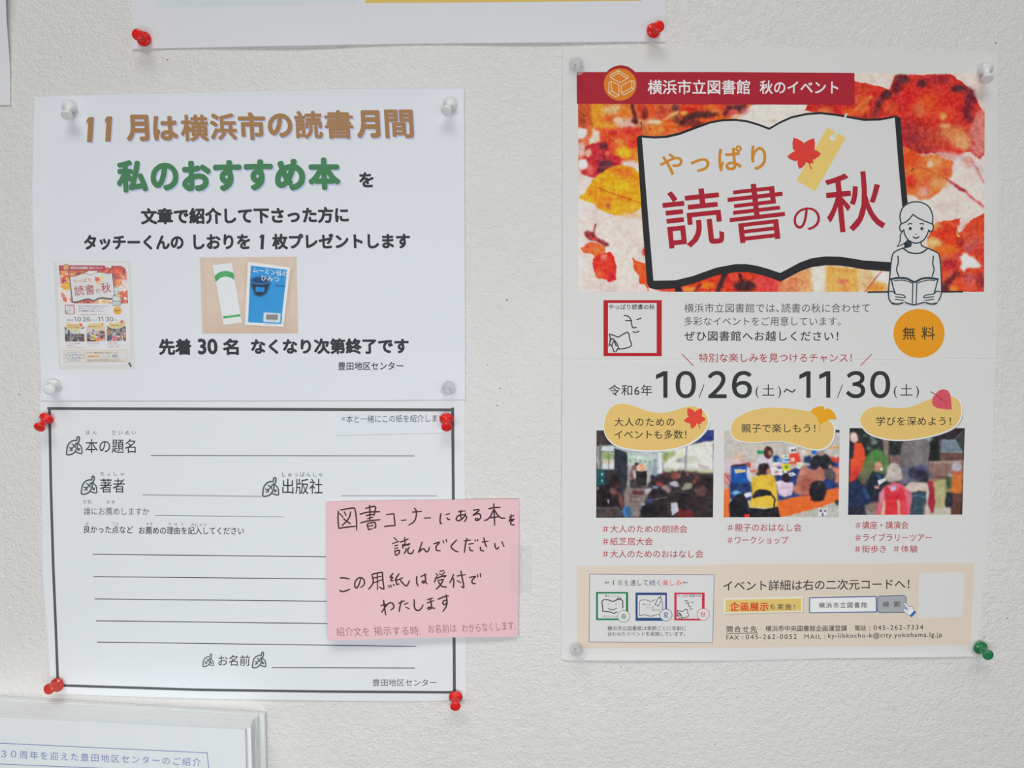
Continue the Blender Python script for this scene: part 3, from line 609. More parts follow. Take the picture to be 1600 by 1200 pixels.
    cv.blur(); cv.mottle(20, 6, 23, (1, .9, .95), True); cv.mottle(15, 2.6, 21, (1, .95, 1), True); cv.mottle(12, 1.0, 22, flat=True); cv.blur(); return cv.a

def mat_picture():
    cv = Canvas(1130, 671, 1313, 809, 1.25, (188, 184, 178)); P_, E_, L_ = cv.poly, cv.ell, cv.line; cv.warp = .6
    cv.fr = (1120, 700, 8)
    P_([(60,-240),(1540,-240),(1540,200),(60,260)],(190,184,176)); P_([(1370,-260),(1540,-270),(1540,-190),(1370,-200)],(44,56,44)); P_([(1390,-5),(1540,-20),(1540,0),(1390,15)],(226,150,60))
    P_([(85,130),(210,120),(360,150),(500,180),(500,320),(85,330)],(206,178,178),3); E_(270,110,60,50,(214,176,156),2); E_(180,150,90,20,(214,200,200),2); P_([(85,170),(170,180),(170,260),(85,300)],(200,186,196),2)
    P_([(160,420),(430,440),(700,345),(1000,245),(1530,160),(1540,520),(760,665),(420,650),(150,640)],(42,60,120),1)
    P_([(80,300),(170,330),(170,520),(80,520)],(198,120,124),1); L_([(90,310),(160,420)],6,(120,60,70)); L_([(90,350),(160,450)],6,(220,200,200)); E_(110,470,30,40,(170,160,150),1); P_([(80,520),(170,490),(160,640),(165,870),(80,870)],(232,112,56),1)
    P_([(400,280),(500,270),(500,300),(400,300)],(216,96,60),1); P_([(1080,180),(1000,210),(900,200),(900,175)],(226,110,70),1)
    P_([(760,665),(1060,600),(1380,530),(1540,492),(1540,668),(1240,760),(820,870),(770,870)],(236,104,44),1); P_([(820,870),(1240,760),(1540,668),(1540,880),(820,880)],(184,182,174))
    P_([(170,215),(375,200),(392,320),(432,400),(425,440),(165,430)],(28,84,164),1); P_([(170,210),(375,190),(375,218),(170,236)],(72,48,58)); P_([(212,265),(360,262),(357,298),(220,312)],(224,208,160)); L_([(225,285),(350,280)],5,(150,130,110)); P_([(160,430),(430,430),(430,560),(160,560)],(34,54,104),2)
    P_([(375,240),(400,250),(435,330),(430,430),(385,400),(370,320)],(196,198,208)); P_([(345,180),(410,175),(418,240),(380,235)],(176,76,56),1)
    P_([(497,30),(600,28),(590,66),(508,74)],(34,140,92)); P_([(480,250),(490,150),(520,100),(570,85),(690,105),(700,290),(640,300)],(206,200,212),1); L_([(635,110),(632,200)],4,(140,130,150)); E_(640,50,58,78,(76,46,46)); E_(662,58,24,32,(184,126,118),1); P_([(600,90),(640,100),(650,130),(610,120)],(90,50,50),1)
    P_([(698,100),(740,80),(780,110),(810,150),(800,180),(700,172)],(30,70,128),1); P_([(750,130),(810,120),(810,190),(760,190)],(110,150,200),1); P_([(830,85),(903,78),(903,135),(832,138)],(222,226,226)); E_(868,102,22,14,(130,190,140)); P_([(832,138),(905,133),(905,185),(838,185)],(44,104,190)); P_([(830,150),(905,160),(905,180),(830,176)],(210,220,226))
    P_([(700,185),(812,175),(822,340),(690,335)],(218,216,222)); P_([(702,195),(760,190),(755,215),(702,220)],(236,220,210)); L_([(705,230),(800,215)],14,(180,60,70),1,.7); P_([(755,235),(812,225),(812,250),(765,255)],(50,60,120)); E_(745,300,26,10,(206,60,70),1); P_([(700,270),(810,262),(812,275),(700,282)],(190,190,200))
    P_([(818,195),(910,195),(918,285),(828,280)],(226,204,40)); E_(870,235,24,16,(50,130,70),1,); P_([(815,285),(880,280),(880,320),(815,325)],(216,220,220)); E_(832,300,12,12,(50,90,60)); P_([(890,310),(960,300),(1000,340),(920,355)],(222,222,226)); E_(935,330,14,5,(40,40,50))
    P_([(908,70),(1030,55),(1055,170),(980,185),(915,180)],(222,62,44),1); P_([(905,-15),(990,-25),(995,50),(915,60)],(236,236,236)); E_(942,30,15,15,(34,34,40)); E_(978,25,13,15,(34,34,40)); P_([(925,120),(975,115),(980,170),(925,172)],(224,196,180)); L_([(940,170),(980,180)],8,(180,40,40)); P_([(1005,178),(1078,180),(1058,262),(998,252)],(216,220,206)); E_(1035,215,18,20,(160,200,150),1,.6)
    P_([(1060,20),(1110,15),(1115,80),(1065,90)],(218,208,210),1); E_(1140,40,18,34,(226,160,110),1); P_([(1190,30),(1270,22),(1270,70),(1195,80)],(40,100,190),1)
    P_([(1085,180),(1100,110),(1180,88),(1200,190)],(38,52,98),1); P_([(1420,110),(1540,100),(1540,190),(1440,170)],(206,70,64),1); E_(1500,90,30,30,(200,206,190),1); P_([(1440,240),(1540,240),(1540,450),(1490,440),(1480,330)],(214,130,100),2)
    P_([(1170,180),(1200,110),(1270,70),(1370,70),(1415,110),(1480,190),(1440,260),(1350,290),(1190,260)],(38,40,48),1); E_(1310,62,46,40,(170,130,126),1); E_(1300,38,50,22,(150,150,160),1); P_([(1330,270),(1420,260),(1500,330),(1490,410),(1380,390)],(84,78,80),1); E_(1430,235,26,26,(184,140,124),1)
    P_([(1010,370),(1070,240),(1120,222),(1175,262),(1235,272),(1295,228),(1345,268),(1368,390),(1290,440),(1220,560),(1130,612),(1000,572),(955,525),(1000,440)],(178,112,96),1); P_([(1040,400),(1160,380),(1240,420),(1180,540),(1080,540)],(160,84,72),4); E_(1000,520,36,40,(196,120,90),2); P_([(1060,235),(1120,225),(1100,330),(1030,360)],(196,136,120),2)
    E_(1275,535,108,130,(36,34,42),1); E_(1270,640,90,26,(34,32,38),1); E_(1290,440,8,8,(160,160,170)); L_([(1070,600),(1160,590)],14,(150,50,60),1)
    P_([(430,430),(440,360),(500,345),(570,305),(640,335),(720,345),(740,420),(765,560),(768,745),(408,742),(430,640),(445,560)],(226,184,62),1); P_([(640,350),(720,350),(735,430),(680,560)],(206,158,50),4,.7); P_([(430,430),(500,420),(480,560),(440,600)],(210,166,56),3,.6)
    E_(585,262,78,72,(50,36,42),1); P_([(520,200),(640,195),(640,300),(560,320)],(54,38,42),1); E_(645,288,26,36,(192,120,100),1); P_([(500,300),(560,300),(540,340),(480,330)],(50,38,44),1)
    P_([(442,605),(480,540),(540,514),(620,515),(680,545),(712,595),(630,592),(520,608),(460,625)],(40,40,46)); L_([(700,590),(735,640),(720,735)],20,(44,42,46)); P_([(405,745),(600,765),(770,735),(805,870),(405,870)],(34,33,38))
    P_([(760,430),(820,400),(870,420),(960,430),(972,480),(940,590),(860,615),(785,590),(750,470)],(218,192,212),1); P_([(735,420),(800,400),(800,470),(745,450)],(226,216,224),1); L_([(780,500),(950,490)],6,(180,140,170),1); E_(868,370,52,60,(52,36,44))
    P_([(150,700),(200,620),(260,565),(330,560),(390,670),(420,870),(160,870)],(34,34,42),1); P_([(178,555),(230,526),(280,535),(305,560),(220,585)],(110,180,226),1); P_([(335,572),(430,545),(440,600),(360,622)],(214,216,226)); P_([(340,822),(415,826),(412,870),(345,870)],(220,52,42))
    for x in (1285, 1345): P_([(x,755),(x+55,750),(x+48,845),(x+8,850)],(224,220,224)); E_(x+28,785,14,14,(50,46,52)); 
    P_([(1330,810),(1350,810),(1350,850),(1335,850)],(60,70,110)); P_([(1485,650),(1540,650),(1540,720),(1500,700)],(60,60,66),1); E_(1195,722,10,4,(120,60,40))
    cv.blur(); cv.mottle(20, 6, 33, (1, .9, .95), True); cv.mottle(15, 2.6, 31, (1, .95, 1), True); cv.mottle(12, 1.0, 32, flat=True); cv.blur(); return cv.a

def walk_picture():
    cv = Canvas(1325, 668, 1508.5, 805, 1.25, (44, 48, 46)); P_, E_, L_ = cv.poly, cv.ell, cv.line; cv.warp = .6
    cv.fr = (1320, 675, 8)
    for x,y,rx,ry in [(330,60,22,40),(360,120,40,34),(240,40,30,12),(290,200,26,24),(600,60,20,10)]: E_(x,y,rx,ry,(142,164,156),2,.8)
    P_([(465,80),(545,80),(545,390),(510,360),(480,250)],(136,118,112),1); P_([(980,60),(1080,40),(1100,140),(1050,130)],(150,160,160),2); E_(1100,110,24,30,(90,110,110),2)
    P_([(1150,-120),(1540,-120),(1540,90),(1180,80)],(52,42,46)); P_([(1060,120),(1190,60),(1195,360),(1050,360)],(34,38,36),1); P_([(1190,95),(1480,90),(1480,250),(1200,250)],(112,126,138),1); P_([(1380,60),(1500,-30),(1500,250),(1440,180)],(52,60,58),1); L_([(1370,90),(1490,-20)],8,(120,120,124)); P_([(1210,90),(1390,90),(1400,110),(1215,115)],(150,170,190),1,.6)
    P_([(1205,262),(1490,256),(1490,350),(1200,352)],(106,76,74)); L_([(1208,250),(1490,248)],13,(156,152,152)); L_([(1200,100),(1205,350)],16,(92,74,74),1)
    P_([(550,290),(705,285),(720,480),(600,470),(560,380)],(126,98,94),1); P_([(1050,372),(1500,350),(1500,600),(1060,600)],(138,108,100),1); P_([(1060,365),(1490,350),(1490,380),(1060,392)],(166,140,130),1); P_([(1090,560),(1340,555),(1340,600),(1070,610)],(90,66,62),2)
    P_([(700,470),(702,190),(740,110),(850,60),(970,60),(1045,110),(1070,180),(1062,300),(1040,450)],(118,110,112),1); P_([(860,80),(960,80),(970,440),(870,440)],(132,128,134),4,.7); P_([(700,190),(745,180),(750,470),(700,470)],(104,98,98),3,.8); P_([(700,440),(1060,400),(1060,520),(860,680),(700,640)],(108,106,122),2)
    P_([(240,320),(300,260),(400,210),(470,240),(540,330),(560,440),(480,540),(250,560),(180,460)],(80,120,62),2); P_([(190,420),(300,380),(420,400),(440,520),(240,600),(170,540)],(104,112,76),3); E_(390,270,70,50,(76,138,74),4); P_([(160,540),(280,520),(290,660),(180,640)],(96,90,70),3)
    P_([(1060,600),(1340,580),(1350,1040),(1100,1040)],(172,166,118),2); P_([(1130,960),(1370,930),(1370,1040),(1100,1040)],(190,184,172),2); P_([(1070,580),(1180,600),(1120,640),(1060,620)],(150,110,90),2)
    P_([(55,340),(90,180),(115,120),(200,140),(240,220),(252,320),(200,480),(120,590),(60,625)],(226,80,50),1); P_([(60,470),(180,430),(120,590),(60,620)],(200,50,54),3); L_([(70,360),(180,330),(240,300)],8,(240,120,90),1); P_([(50,30),(75,0),(130,5),(160,100),(100,140),(58,100)],(220,190,180),1); P_([(50,120),(90,140),(105,200),(90,320),(50,340)],(42,42,54),1)
    P_([(35,650),(150,600),(220,660),(300,760),(360,860),(350,900),(250,930),(290,1040),(35,1040)],(34,48,80),1); P_([(220,660),(300,750),(340,850),(280,830),(220,740)],(50,76,120),2); P_([(70,930),(250,940),(270,1040),(70,1040)],(42,40,54),2); P_([(250,930),(350,880),(420,930),(400,1040),(280,1040)],(140,128,116),2); L_([(270,940),(360,1000)],10,(70,70,80),1)
    P_([(275,640),(310,550),(350,490),(400,500),(470,515),(510,600),(440,690),(430,880),(340,880),(300,760)],(34,42,56),1); P_([(390,520),(450,530),(460,580),(420,600)],(50,84,130),1); E_(420,432,52,56,(192,138,116),1); E_(455,462,18,22,(222,224,228)); E_(405,400,34,26,(206,156,130),2); P_([(415,605),(505,570),(525,600),(428,668)],(206,210,218)); E_(402,688,34,22,(206,148,130),1); P_([(340,880),(420,870),(430,1040),(370,1030)],(150,110,100),2)
    P_([(400,1040),(440,760),(500,680),(600,630),(690,630),(790,700),(860,760),(884,900),(840,1040)],(206,96,116),1); P_([(440,760),(500,720),(510,840),(450,920)],(210,150,170),2,.8); P_([(760,720),(860,780),(880,920),(820,900)],(206,130,146),3,.8); P_([(545,680),(650,675),(640,740),(590,745)],(186,176,206),1)
    P_([(505,690),(545,680),(590,750),(700,700),(690,650),(760,740),(800,1040),(500,1040),(515,830)],(216,52,62),1); P_([(520,780),(700,780),(710,850),(515,850)],(200,40,52),2); P_([(490,860),(515,850),(515,1040),(470,1040)],(206,190,150),1); P_([(665,850),(700,850),(712,1040),(690,1040)],(200,190,160),1); P_([(700,850),(760,860),(800,1040),(715,1040)],(226,70,80),2); L_([(520,770),(700,770)],6,(110,60,120),1)
    P_([(497,575),(520,520),(540,440),(575,395),(620,385),(665,398),(700,450),(728,570),(700,605),(620,622),(545,620)],(188,176,168),1); P_([(540,440),(600,400),(600,560),(520,560)],(206,196,188),4,.8); P_([(500,580),(620,590),(728,575),(700,608),(560,625)],(168,150,142),2,.7)
    E_(925,520,128,76,(62,62,84),2); P_([(810,450),(900,430),(880,560),(810,560)],(54,58,78),2); E_(965,450,80,34,(84,86,126),2); E_(960,520,70,50,(48,42,58),3); E_(1075,540,30,34,(90,90,110),2)
    P_([(750,690),(830,628),(960,625),(1060,640),(1090,720),(1085,1040),(1030,1040),(1030,750),(930,735),(860,762)],(202,186,176),1); P_([(860,765),(1030,745),(1040,1040),(830,1040)],(58,76,88),1); L_([(868,800),(950,800),(1035,822)],10,(96,164,210),1); P_([(1040,615),(1110,620),(1140,720),(1150,880),(1130,1020),(1090,1000),(1050,900),(1080,760)],(156,42,60),1); P_([(1030,900),(1090,960),(1110,1040),(1010,1040)],(200,176,164),2)
    P_([(1330,740),(1345,640),(1370,520),(1490,500),(1490,780),(1400,770)],(206,116,52),1); E_(1412,440,64,70,(178,172,180),1); P_([(1360,490),(1480,490),(1480,530),(1370,540)],(190,90,70),1); P_([(1350,770),(1490,780),(1490,1040),(1360,1040)],(96,62,54),1); P_([(1280,560),(1340,540),(1350,700),(1290,740)],(56,80,54),2); P_([(1290,740),(1380,780),(1370,930),(1290,950),(1275,900)],(42,44,58),1); E_(1330,540,20,20,(200,220,196),2)
    cv.blur(); cv.mottle(20, 6, 43, (1, .9, .95), True); cv.mottle(15, 2.6, 41, (1, .95, 1), True); cv.mottle(12, 1.0, 42, flat=True); cv.blur(); return cv.a

# ================================================================== autumn poster
def hQ(x, y):
    r = 0.0007 + 0.0013 * np.where(y < 562, np.clip((y - 76) / 486.0, 0, 1), np.clip(1 - (y - 562) / 451.0, 0, 1))
    return r + 0.0007 * np.clip((y - 1013) / 18.0, 0, 1) ** 2 * (1 + np.sin(x / 70.0)) - 0.00022 * (np.abs(y - 562) < 0.6)
vs = sorted(list(np.linspace(0, 1, 30)) + [0.5062, 0.5083, 0.5098, 0.511, 0.5122, 0.5135, 0.515, 0.98, 0.985, 0.99])
post = sheet('autumn_poster', [(879, 76), (1200, 75.5), (1400, 78), (1557.5, 80.5)], [(877, 1030), (881, 1032), (1050, 1032), (1150, 1032.5), (1300, 1028.5), (1526, 1026)],
             [(879, 76), (879, 560), (877.5, 800), (877, 1030)], [(1557.5, 80.5), (1560, 240), (1559, 400), (1556, 570), (1550, 720), (1543, 850), (1526, 1026)], hQ, paper_mat('poster_paper', (208, 208, 206.5)), 40, vs=vs)
tag(post, 'large autumn reading poster with red leaf picture and three event photos, on the right', 'poster')

CR, DK, HT = (164, 38, 52), (50, 54, 56), (172, 54, 66)
WH = (207, 207.5, 206.5)
def draw_poster(r, mini=False):
    TT = lambda name, items, c, bold=0.0, layer=2, **k: T(r, name, items, c, bold + .006, layer, res=2 if mini else 3, **k)
    a = autumn_picture(); 
    if mini: a = a[::3, ::3]
    r.image('leaf_picture', a, [(903, 112.5), (1539, 115), (1537.5, 456), (904, 456)], 1)
    # banner
    r.poly([(901, 112.5), (1120, 112.5), (1335, 114), (1335.5, 164), (1100, 163), (901.5, 162)], CR, 3); r.ellipse(970, 131, 29, 29, CR, 3)
    r.done('banner')
    r.ellipse(969, 132, 25.6, 25.2, (210, 122, 40), 5)
    WL = (230, 214, 190)
    for s in ([(966,110),(981.5,119.5),(980.5,122.5),(969,129),(954,121.5),(954,117.5),(966,110)],[(966,110),(966,114),(979.5,122.5)],[(966,114),(954.5,121)],
              [(954.5,127),(967,132.5),(967,149),(962,151.5),(951,145.5),(951.5,129),(954.5,127),(956.5,142.5),(951,145.5)],[(956.5,142.5),(966,149)],
              [(987,125.5),(991,127.5),(990.5,139.5),(974.5,148.5),(971,145),(971,134),(987,125.5),(987,137),(990.5,139.5)],[(987,137),(971.5,145)]):
        r.stroke(s, 1.0, WL, 6)
    r.done('library_emblem')
    TT('banner_text', [('横浜市立図書館', 1012, 124.5, 1172, 147.5), ('秋のイベント', 1187, 125.5, 1310, 147, .5)], (236, 224, 224), .012, 5)
    # open book
    OUT = [(995,216),(998,212),(1004,211.5),(1022,213),(1040,212),(1060,207.5),(1085,198),(1110,189.5),(1130,186),(1148,185.5),(1168,188),(1185,193),(1202,199.5),(1218,190),(1237,181.5),(1260,176.5),(1282,175),(1305,177.5),(1325,181),(1350,185.5),(1375,185),(1392,182),(1400,180.5),(1407,184),
           (1413,260),(1419,325),(1424,424),(1404,424.5),(1387,424),(1350,421),(1330,417.5),(1312,415),(1290,414.5),(1268,417.5),(1250,424),(1220,440),(1195,431),(1170,425.5),(1152,425),(1120,430),(1100,437),(1082,443.5),(1055,450.5),(1025,452.5),(1015,450),(1011,443),(1003,340)]
    INN = [(1003,215),(1022,216.5),(1042,215.5),(1062,211),(1087,201.5),(1110,193),(1130,189.5),(1150,189),(1168,191.5),(1185,196.5),(1202,203),(1218,193.5),(1237,185),(1260,180),(1282,178.5),(1305,181),(1325,184.5),(1350,189),(1375,188.5),(1398,184),
           (1404,260),(1410,325),(1414,409),(1390,409.5),(1350,407),(1330,403.5),(1312,401),(1290,400.5),(1268,403.5),(1250,410),(1219,426.5),(1200,420),(1182,415),(1165,412.5),(1150,412.5),(1120,418),(1100,425),(1082,431.5),(1055,438),(1021,438.5),(1012,330)]
    r.poly(OUT, (44, 44, 46), 3); r.done('book_outline'); r.poly(INN, WH, 4); r.done('book_page')
    AM = (198, 132, 48)
    o = dict(layer=6, res=4)
    r.text('や', 1031, 239.5, 1067, 273.5, AM, bold=.018, rot=-5, **o); r.text('っ', 1079.5, 247.5, 1109, 268.5, AM, bold=.03, rot=-6, **o); r.text('ぱ', 1122, 228, 1160, 266.5, AM, bold=.018, rot=-4, **o); r.text('り', 1173.5, 227, 1197.5, 265.5, AM, bold=.018, rot=-3, **o)
    r.done('subtitle_text')
    r.text('読', 1037.5, 295.5, 1129, 386, CR, bold=.009, rot=-6, **o); r.text('書', 1139, 287, 1226, 377, CR, bold=.007, rot=-6.5, **o); r.text('の', 1239.5, 324, 1281.5, 360, CR, bold=.0, rot=-6, **o); r.text('秋', 1290, 269, 1380, 361, CR, bold=.009, rot=-5.5, **o)
    r.done('title_text')
    MT = (196, 214, 200)
    r.poly([(1292.5,199.5),(1322,215),(1274,299),(1244.5,282)], (226, 192, 112), 5); r.ellipse(1301, 215.5, 4.5, 4.2, (226, 224, 216), 7)
    r.stroke([(1302,215),(1312,198),(1323,178)], 3.0, MT, 8); r.stroke([(1303,213),(1318,202),(1335,189)], 2.2, MT, 8); r.ellipse(1301.5, 215, 3, 2.6, MT, 8)
    r.done('bookmark_drawing')
    def maple(cx, cy, tips, sw, c, L=9):
        for k, (tx, ty) in enumerate(tips):
            d = np.array([tx - cx, ty - cy], float); n = np.array([-d[1], d[0]]) * sw
            c0 = np.array([cx, cy], float)
            r.poly([tuple(c0 - d * .12), tuple(c0 + d * .22 + n * .75), tuple(c0 + d * .55 + n), tuple(c0 + d * .82 + n * .55), (tx, ty), tuple(c0 + d * .82 - n * .55), tuple(c0 + d * .55 - n), tuple(c0 + d * .22 - n * .75)], c, L + k * .3)
    maple(1256, 243, [(1240,215),(1272,216),(1283,240),(1230,245),(1249,264),(1271,255)], .30, (212, 62, 54))
    r.poly([(1246,240),(1262,236),(1268,248),(1258,254),(1248,252)], (212, 62, 54), 11); r.stroke([(1264,254),(1268,264)], 1.6, (206, 62, 54), 11); r.done('maple_leaf_print')
    # reading woman
    NV = (52, 64, 74); WD = 2.0
    r.poly([(1422,384),(1412,387.5),(1400,393),(1396,397),(1393,407),(1390,432),(1388,455),(1389,467),(1397,475),(1428,476.5),(1459,476.5),(1466,470),(1470,460),(1471,430),(1468.5,400),(1463,393),(1450,387),(1441,384),(1439,372),(1423,372)], WH, 9)
    r.ellipse(1431.5, 341, 26, 25.5, WH, 9.4); r.poly([(1408,345),(1412,366),(1420,376),(1431,380.5),(1443,376),(1451,366),(1456,345)], WH, 9.5); r.ellipse(1409.5, 355.5, 4.5, 7, WH, 9.5); r.ellipse(1454, 355.5, 4.5, 7, WH, 9.5)
    r.poly([(1408,362),(1406,372),(1402,385),(1411,382),(1420,375),(1414,366)], WH, 9.3); r.done('reader_paper_white')
    S = lambda pts, wd=WD, sm=True, L=12: r.stroke(pts, wd, NV, L, smooth=sm)
    S([(1407.8,349),(1406.3,336),(1411,324),(1421,317),(1432,315.3),(1443,317.5),(1452,324),(1457.3,337),(1457,350)]); S([(1408.5,349.5),(1416,346.5),(1422,341),(1426.5,335),(1434,340.5),(1445,345.5),(1457,350)], sm=False)
    S([(1410,349),(1406.3,352),(1406,357.5),(1408.5,361.5),(1412,360)]); S([(1454,349),(1458,351.5),(1458,357.5),(1455,361.5),(1451.5,360.5)])
    S([(1412,358.5),(1414.5,368),(1420,375.5),(1431,380),(1442,376),(1448,368),(1451.5,359)]); S([(1419,350.5),(1422,349.3),(1425,350)], 1.7); S([(1437.5,350),(1440.5,349.3),(1443.5,350.3)], 1.7)
    for x in (1422.3, 1440.5): r.ellipse(x, 357.2, 2.5, 2.6, NV, 12, 16)
    S([(1430.4,365.7),(1432.4,365.7)], 1.3, False); S([(1427,370.3),(1431.5,372.3),(1436,370)], 2.2)
    S([(1410,362),(1406.8,367),(1406.5,377),(1402,385.3),(1412,381),(1418,376.5)], 1.8, False); r.poly([(1416.5,374.5),(1423,378),(1424,385.5),(1417,385)], NV, 12.5)
    S([(1423.5,377),(1422.5,384.5),(1410,388),(1399,393),(1395,397.5),(1392.5,410),(1390.5,432),(1388.5,452),(1389,466),(1393,473),(1398,475.5)]); S([(1439,377),(1440.5,384),(1450,388),(1461,393),(1467,397.5),(1469.5,412),(1471,440),(1470.5,460),(1466,470),(1460,476)])
    S([(1412,388.5),(1420,394),(1431,396),(1441,394.3),(1449,388.5)], 2.3); S([(1403,400),(1403.5,410),(1401,421),(1404.5,432)]); S([(1458.5,400),(1457.5,412),(1459.5,421),(1456.5,432)])
    r.poly([(1392.5,437),(1429,441.5),(1465.5,437),(1460,460),(1454,472),(1431,476),(1414,472),(1399,460)], WH, 12.7)
    S([(1391.5,436.5),(1402,434.3),(1416,435),(1429,440.5),(1440,435.5),(1452,434.3),(1466,436.5)], 3.2, True, 14); S([(1393,438),(1396,450),(1399,459)], WD, True, 14); S([(1465,438),(1462,450),(1459.5,459)], WD, True, 14)
    S([(1426.3,442),(1425.5,474)], 1.8, False, 14); S([(1432.5,442),(1431.5,474)], 1.8, False, 14); S([(1414,472.5),(1428,476),(1446,472)], 2, True, 14); S([(1397,438.5),(1412,438),(1426,442.5)], 1.4, True, 14); S([(1461,438.5),(1448,438),(1433,442.5)], 1.4, True, 14)
    for s in (1, -1):
        q_ = lambda pts: [(1429 + s * (x - 1429), y) for x, y in pts]
        r.poly(q_([(1390,459),(1397,457),(1402,460),(1413,462),(1415,466),(1412,473),(1402,475),(1393,472)]), WH, 15)
        S(q_([(1389.5,456),(1394,455),(1400,459.5),(1411,461),(1415,464.5)]), 1.7, True, 16); S(q_([(1399,463.5),(1414,465.5)]), 1.6, False, 16); S(q_([(1399,467.5),(1412.5,469.5)]), 1.6, False, 16); S(q_([(1394,473.5),(1403,475),(1411,473)]), 2.4, True, 16)
    r.done('reader_drawing')
    for a_, b_ in (((1356, 456.5), (1388, 456)), ((1471, 456), (1504, 455.7))): r.stroke([a_, b_], 2.2, (40, 42, 44), 12); r.done('table_line')
    # small framed drawing
    def face_icon(x0, y0, x1, y1, c, bw, k, b0=0):
        r.rect(x0, y0, x1, y1, c, 2 + b0); r.poly([(x0 + bw[0], y0 + bw[1]), (x1 - bw[2], y0 + bw[1]), (x1 - bw[2], y1 - bw[3]), (x0 + bw[0], y1 - bw[3])], WH, 3 + b0)
        m_ = lambda pts: [(x0 + (x - 943) * k, y0 + (y - 469) * k) for x, y in pts]; I = (56, 60, 64)
        for s in ([(975,493),(981,494),(985.5,499),(987,507),(989,512),(994.5,511.5)],[(977.5,501),(987,501)],[(995,499.5),(1002,497)],[(989,518),(993,519.5),(998.5,517.5)],[(952,522),(959,524),(966,526.5),(973,522.5),(981.5,519.5),(984,530),(986.5,540),(976,544.5),(964,545.5)],[(952,522),(953.5,530),(951.5,541)],[(953,534),(957,529),(964,537),(966.5,544)],[(956,540),(959,533),(963,541)],[(953.5,538),(957,543),(959.5,550)],[(962,550),(966,544)]):
            r.stroke(m_(s), 1.6 * k + .25, I, 5 + b0, smooth=len(s) > 2)
    face_icon(943, 469, 1034, 556.5, (178, 34, 44), (7, 4.5, 8, 5), 1.0); r.text('やっぱり読書の秋', 951, 475.3, 1023, 483.7, (50, 54, 58), 5, .012, res=2); r.done('framed_face_drawing')
    GY = (72, 76, 80)
    TT('intro_text', [('横浜市立図書館では、', 1069, 474, 1217, 488.5), ('読書の秋に合わせて', 1221, 474, 1359, 488.5)], GY, -.004); TT('intro_text', [('多彩なイベントをご用意しています。', 1069, 495, 1313.5, 509)], GY, -.004)
    TT('intro_text', [('ぜひ図書館へお越しください！', 1069, 517, 1310, 533)], (56, 60, 64), .008)
    TT('chance_text', [('特別な楽しみを見つけるチャンス！', 1092, 552, 1331, 566)], (172, 50, 62), 0.0)
    r.stroke([(1065.5, 553), (1083, 571)], 1.3, (186, 60, 70), 2); r.done('slash_mark'); r.stroke([(1362.5, 553), (1345, 571)], 1.3, (186, 60, 70), 2); r.done('slash_mark')
    r.ellipse(1436, 521, 40, 38.2, (226, 148, 36), 2, 72); r.done('free_badge'); TT('badge_text', [('無', 1410.5, 511, 1430.5, 531), ('料', 1440, 510, 1461, 531)], (66, 60, 40), .004, 4)
    TT('year_text', [('令和6年', 951, 601, 1019, 618.5)], DK, .002)
    for k, d in enumerate((('1', 1025, 1043), ('0', 1055.5, 1087.5), ('2', 1106, 1135.5), ('6', 1143.5, 1175), ('1', 1249, 1266.5), ('1', 1280, 1297.5), ('3', 1322, 1352), ('0', 1359.5, 1391))):
        if d[0] == '1': r.one(d[1], 580, d[2], 621.5, 6.6, DK, 2, flag=.3)
        else: r.text(chr(ord(d[0]) + 0xFEE0), d[1], 579.5, d[2], 622.3, DK, 2, .024, res=6)
        r.done('date_digit')
    r.stroke([(1092.5, 621), (1100, 601.5)], 1.3, DK, 2); r.done('date_slash'); r.stroke([(1308.5, 621), (1316.5, 601)], 1.3, DK, 2); r.done('date_slash')
    r.text('(土)', 1180.5, 600.5, 1220.5, 622, DK, 2); r.done('weekday_text'); r.text('(土)', 1396.5, 600, 1436, 622, DK, 2); r.done('weekday_text'); r.stroke([(1225.5, 612.5), (1229, 608.5), (1234, 610.8), (1238.5, 612.5), (1242.5, 608.5)], 2.0, DK, 2, smooth=True); r.done('wave_dash')
    # three event photographs
    for nm, fn, quad in (('talk_photo', talk_picture, [(932, 672.5), (1115.5, 672), (1114, 808.5), (931.5, 809)]), ('play_mat_photo', mat_picture, [(1132, 672.5), (1312, 671.5), (1310.5, 808), (1130.5, 808.5)]), ('walk_photo', walk_picture, [(1327.5, 669), (1507.5, 669), (1503.5, 804), (1325, 804.5)])):
        a = fn(); r.image(nm, a[::3, ::3] if mini else a, quad, 1)
    if not mini: r.text('紙芝居大会', 982, 716, 1019, 723.5, (90, 120, 100), 3, -.004, 3, res=2); r.done('banner_writing')
    YB = (217, 184, 110)
    B1 = [(945,657.5),(947,649),(952.5,639.5),(961,632.8),(972.5,630.5),(985,632.8),(1000,638),(1012.5,642.5),(1031,645),(1047.5,643.3),(1062.5,638.5),(1077.5,635),(1090,636.5),(1100,643.5),(1105,652.5),(1106,662.5),(1101,672.5),(1090,684),(1072.5,694.5),(1050,701),(1025,703.3),(1000,703),(977.5,700),(962.5,695),(952.5,687.5),(946,677.5),(944,666)]
    B2 = [(1142,671),(1144,662),(1149,655),(1160,647.5),(1176,641),(1195,637.3),(1220,637),(1245,639.5),(1266,643),(1282.5,648.5),(1294,655.5),(1301,663.5),(1303,675),(1300,687.5),(1292.5,697),(1280,702),(1264,700.5),(1245,695),(1226,690),(1207.5,689),(1182.5,691),(1164,690),(1150,686),(1144,680)]
    B3 = [(1344,660),(1346,650),(1352.5,641.5),(1364,636),(1376,635.5),(1395,637.5),(1414,637.5),(1430,633.5),(1445,627),(1464,620.5),(1482.5,618.5),(1494,622),(1500,629.5),(1502,641),(1500.5,652.5),(1494,663.5),(1480,672.5),(1457.5,680),(1432.5,685),(1407.5,687),(1385,685.5),(1367.5,681),(1354,674)]
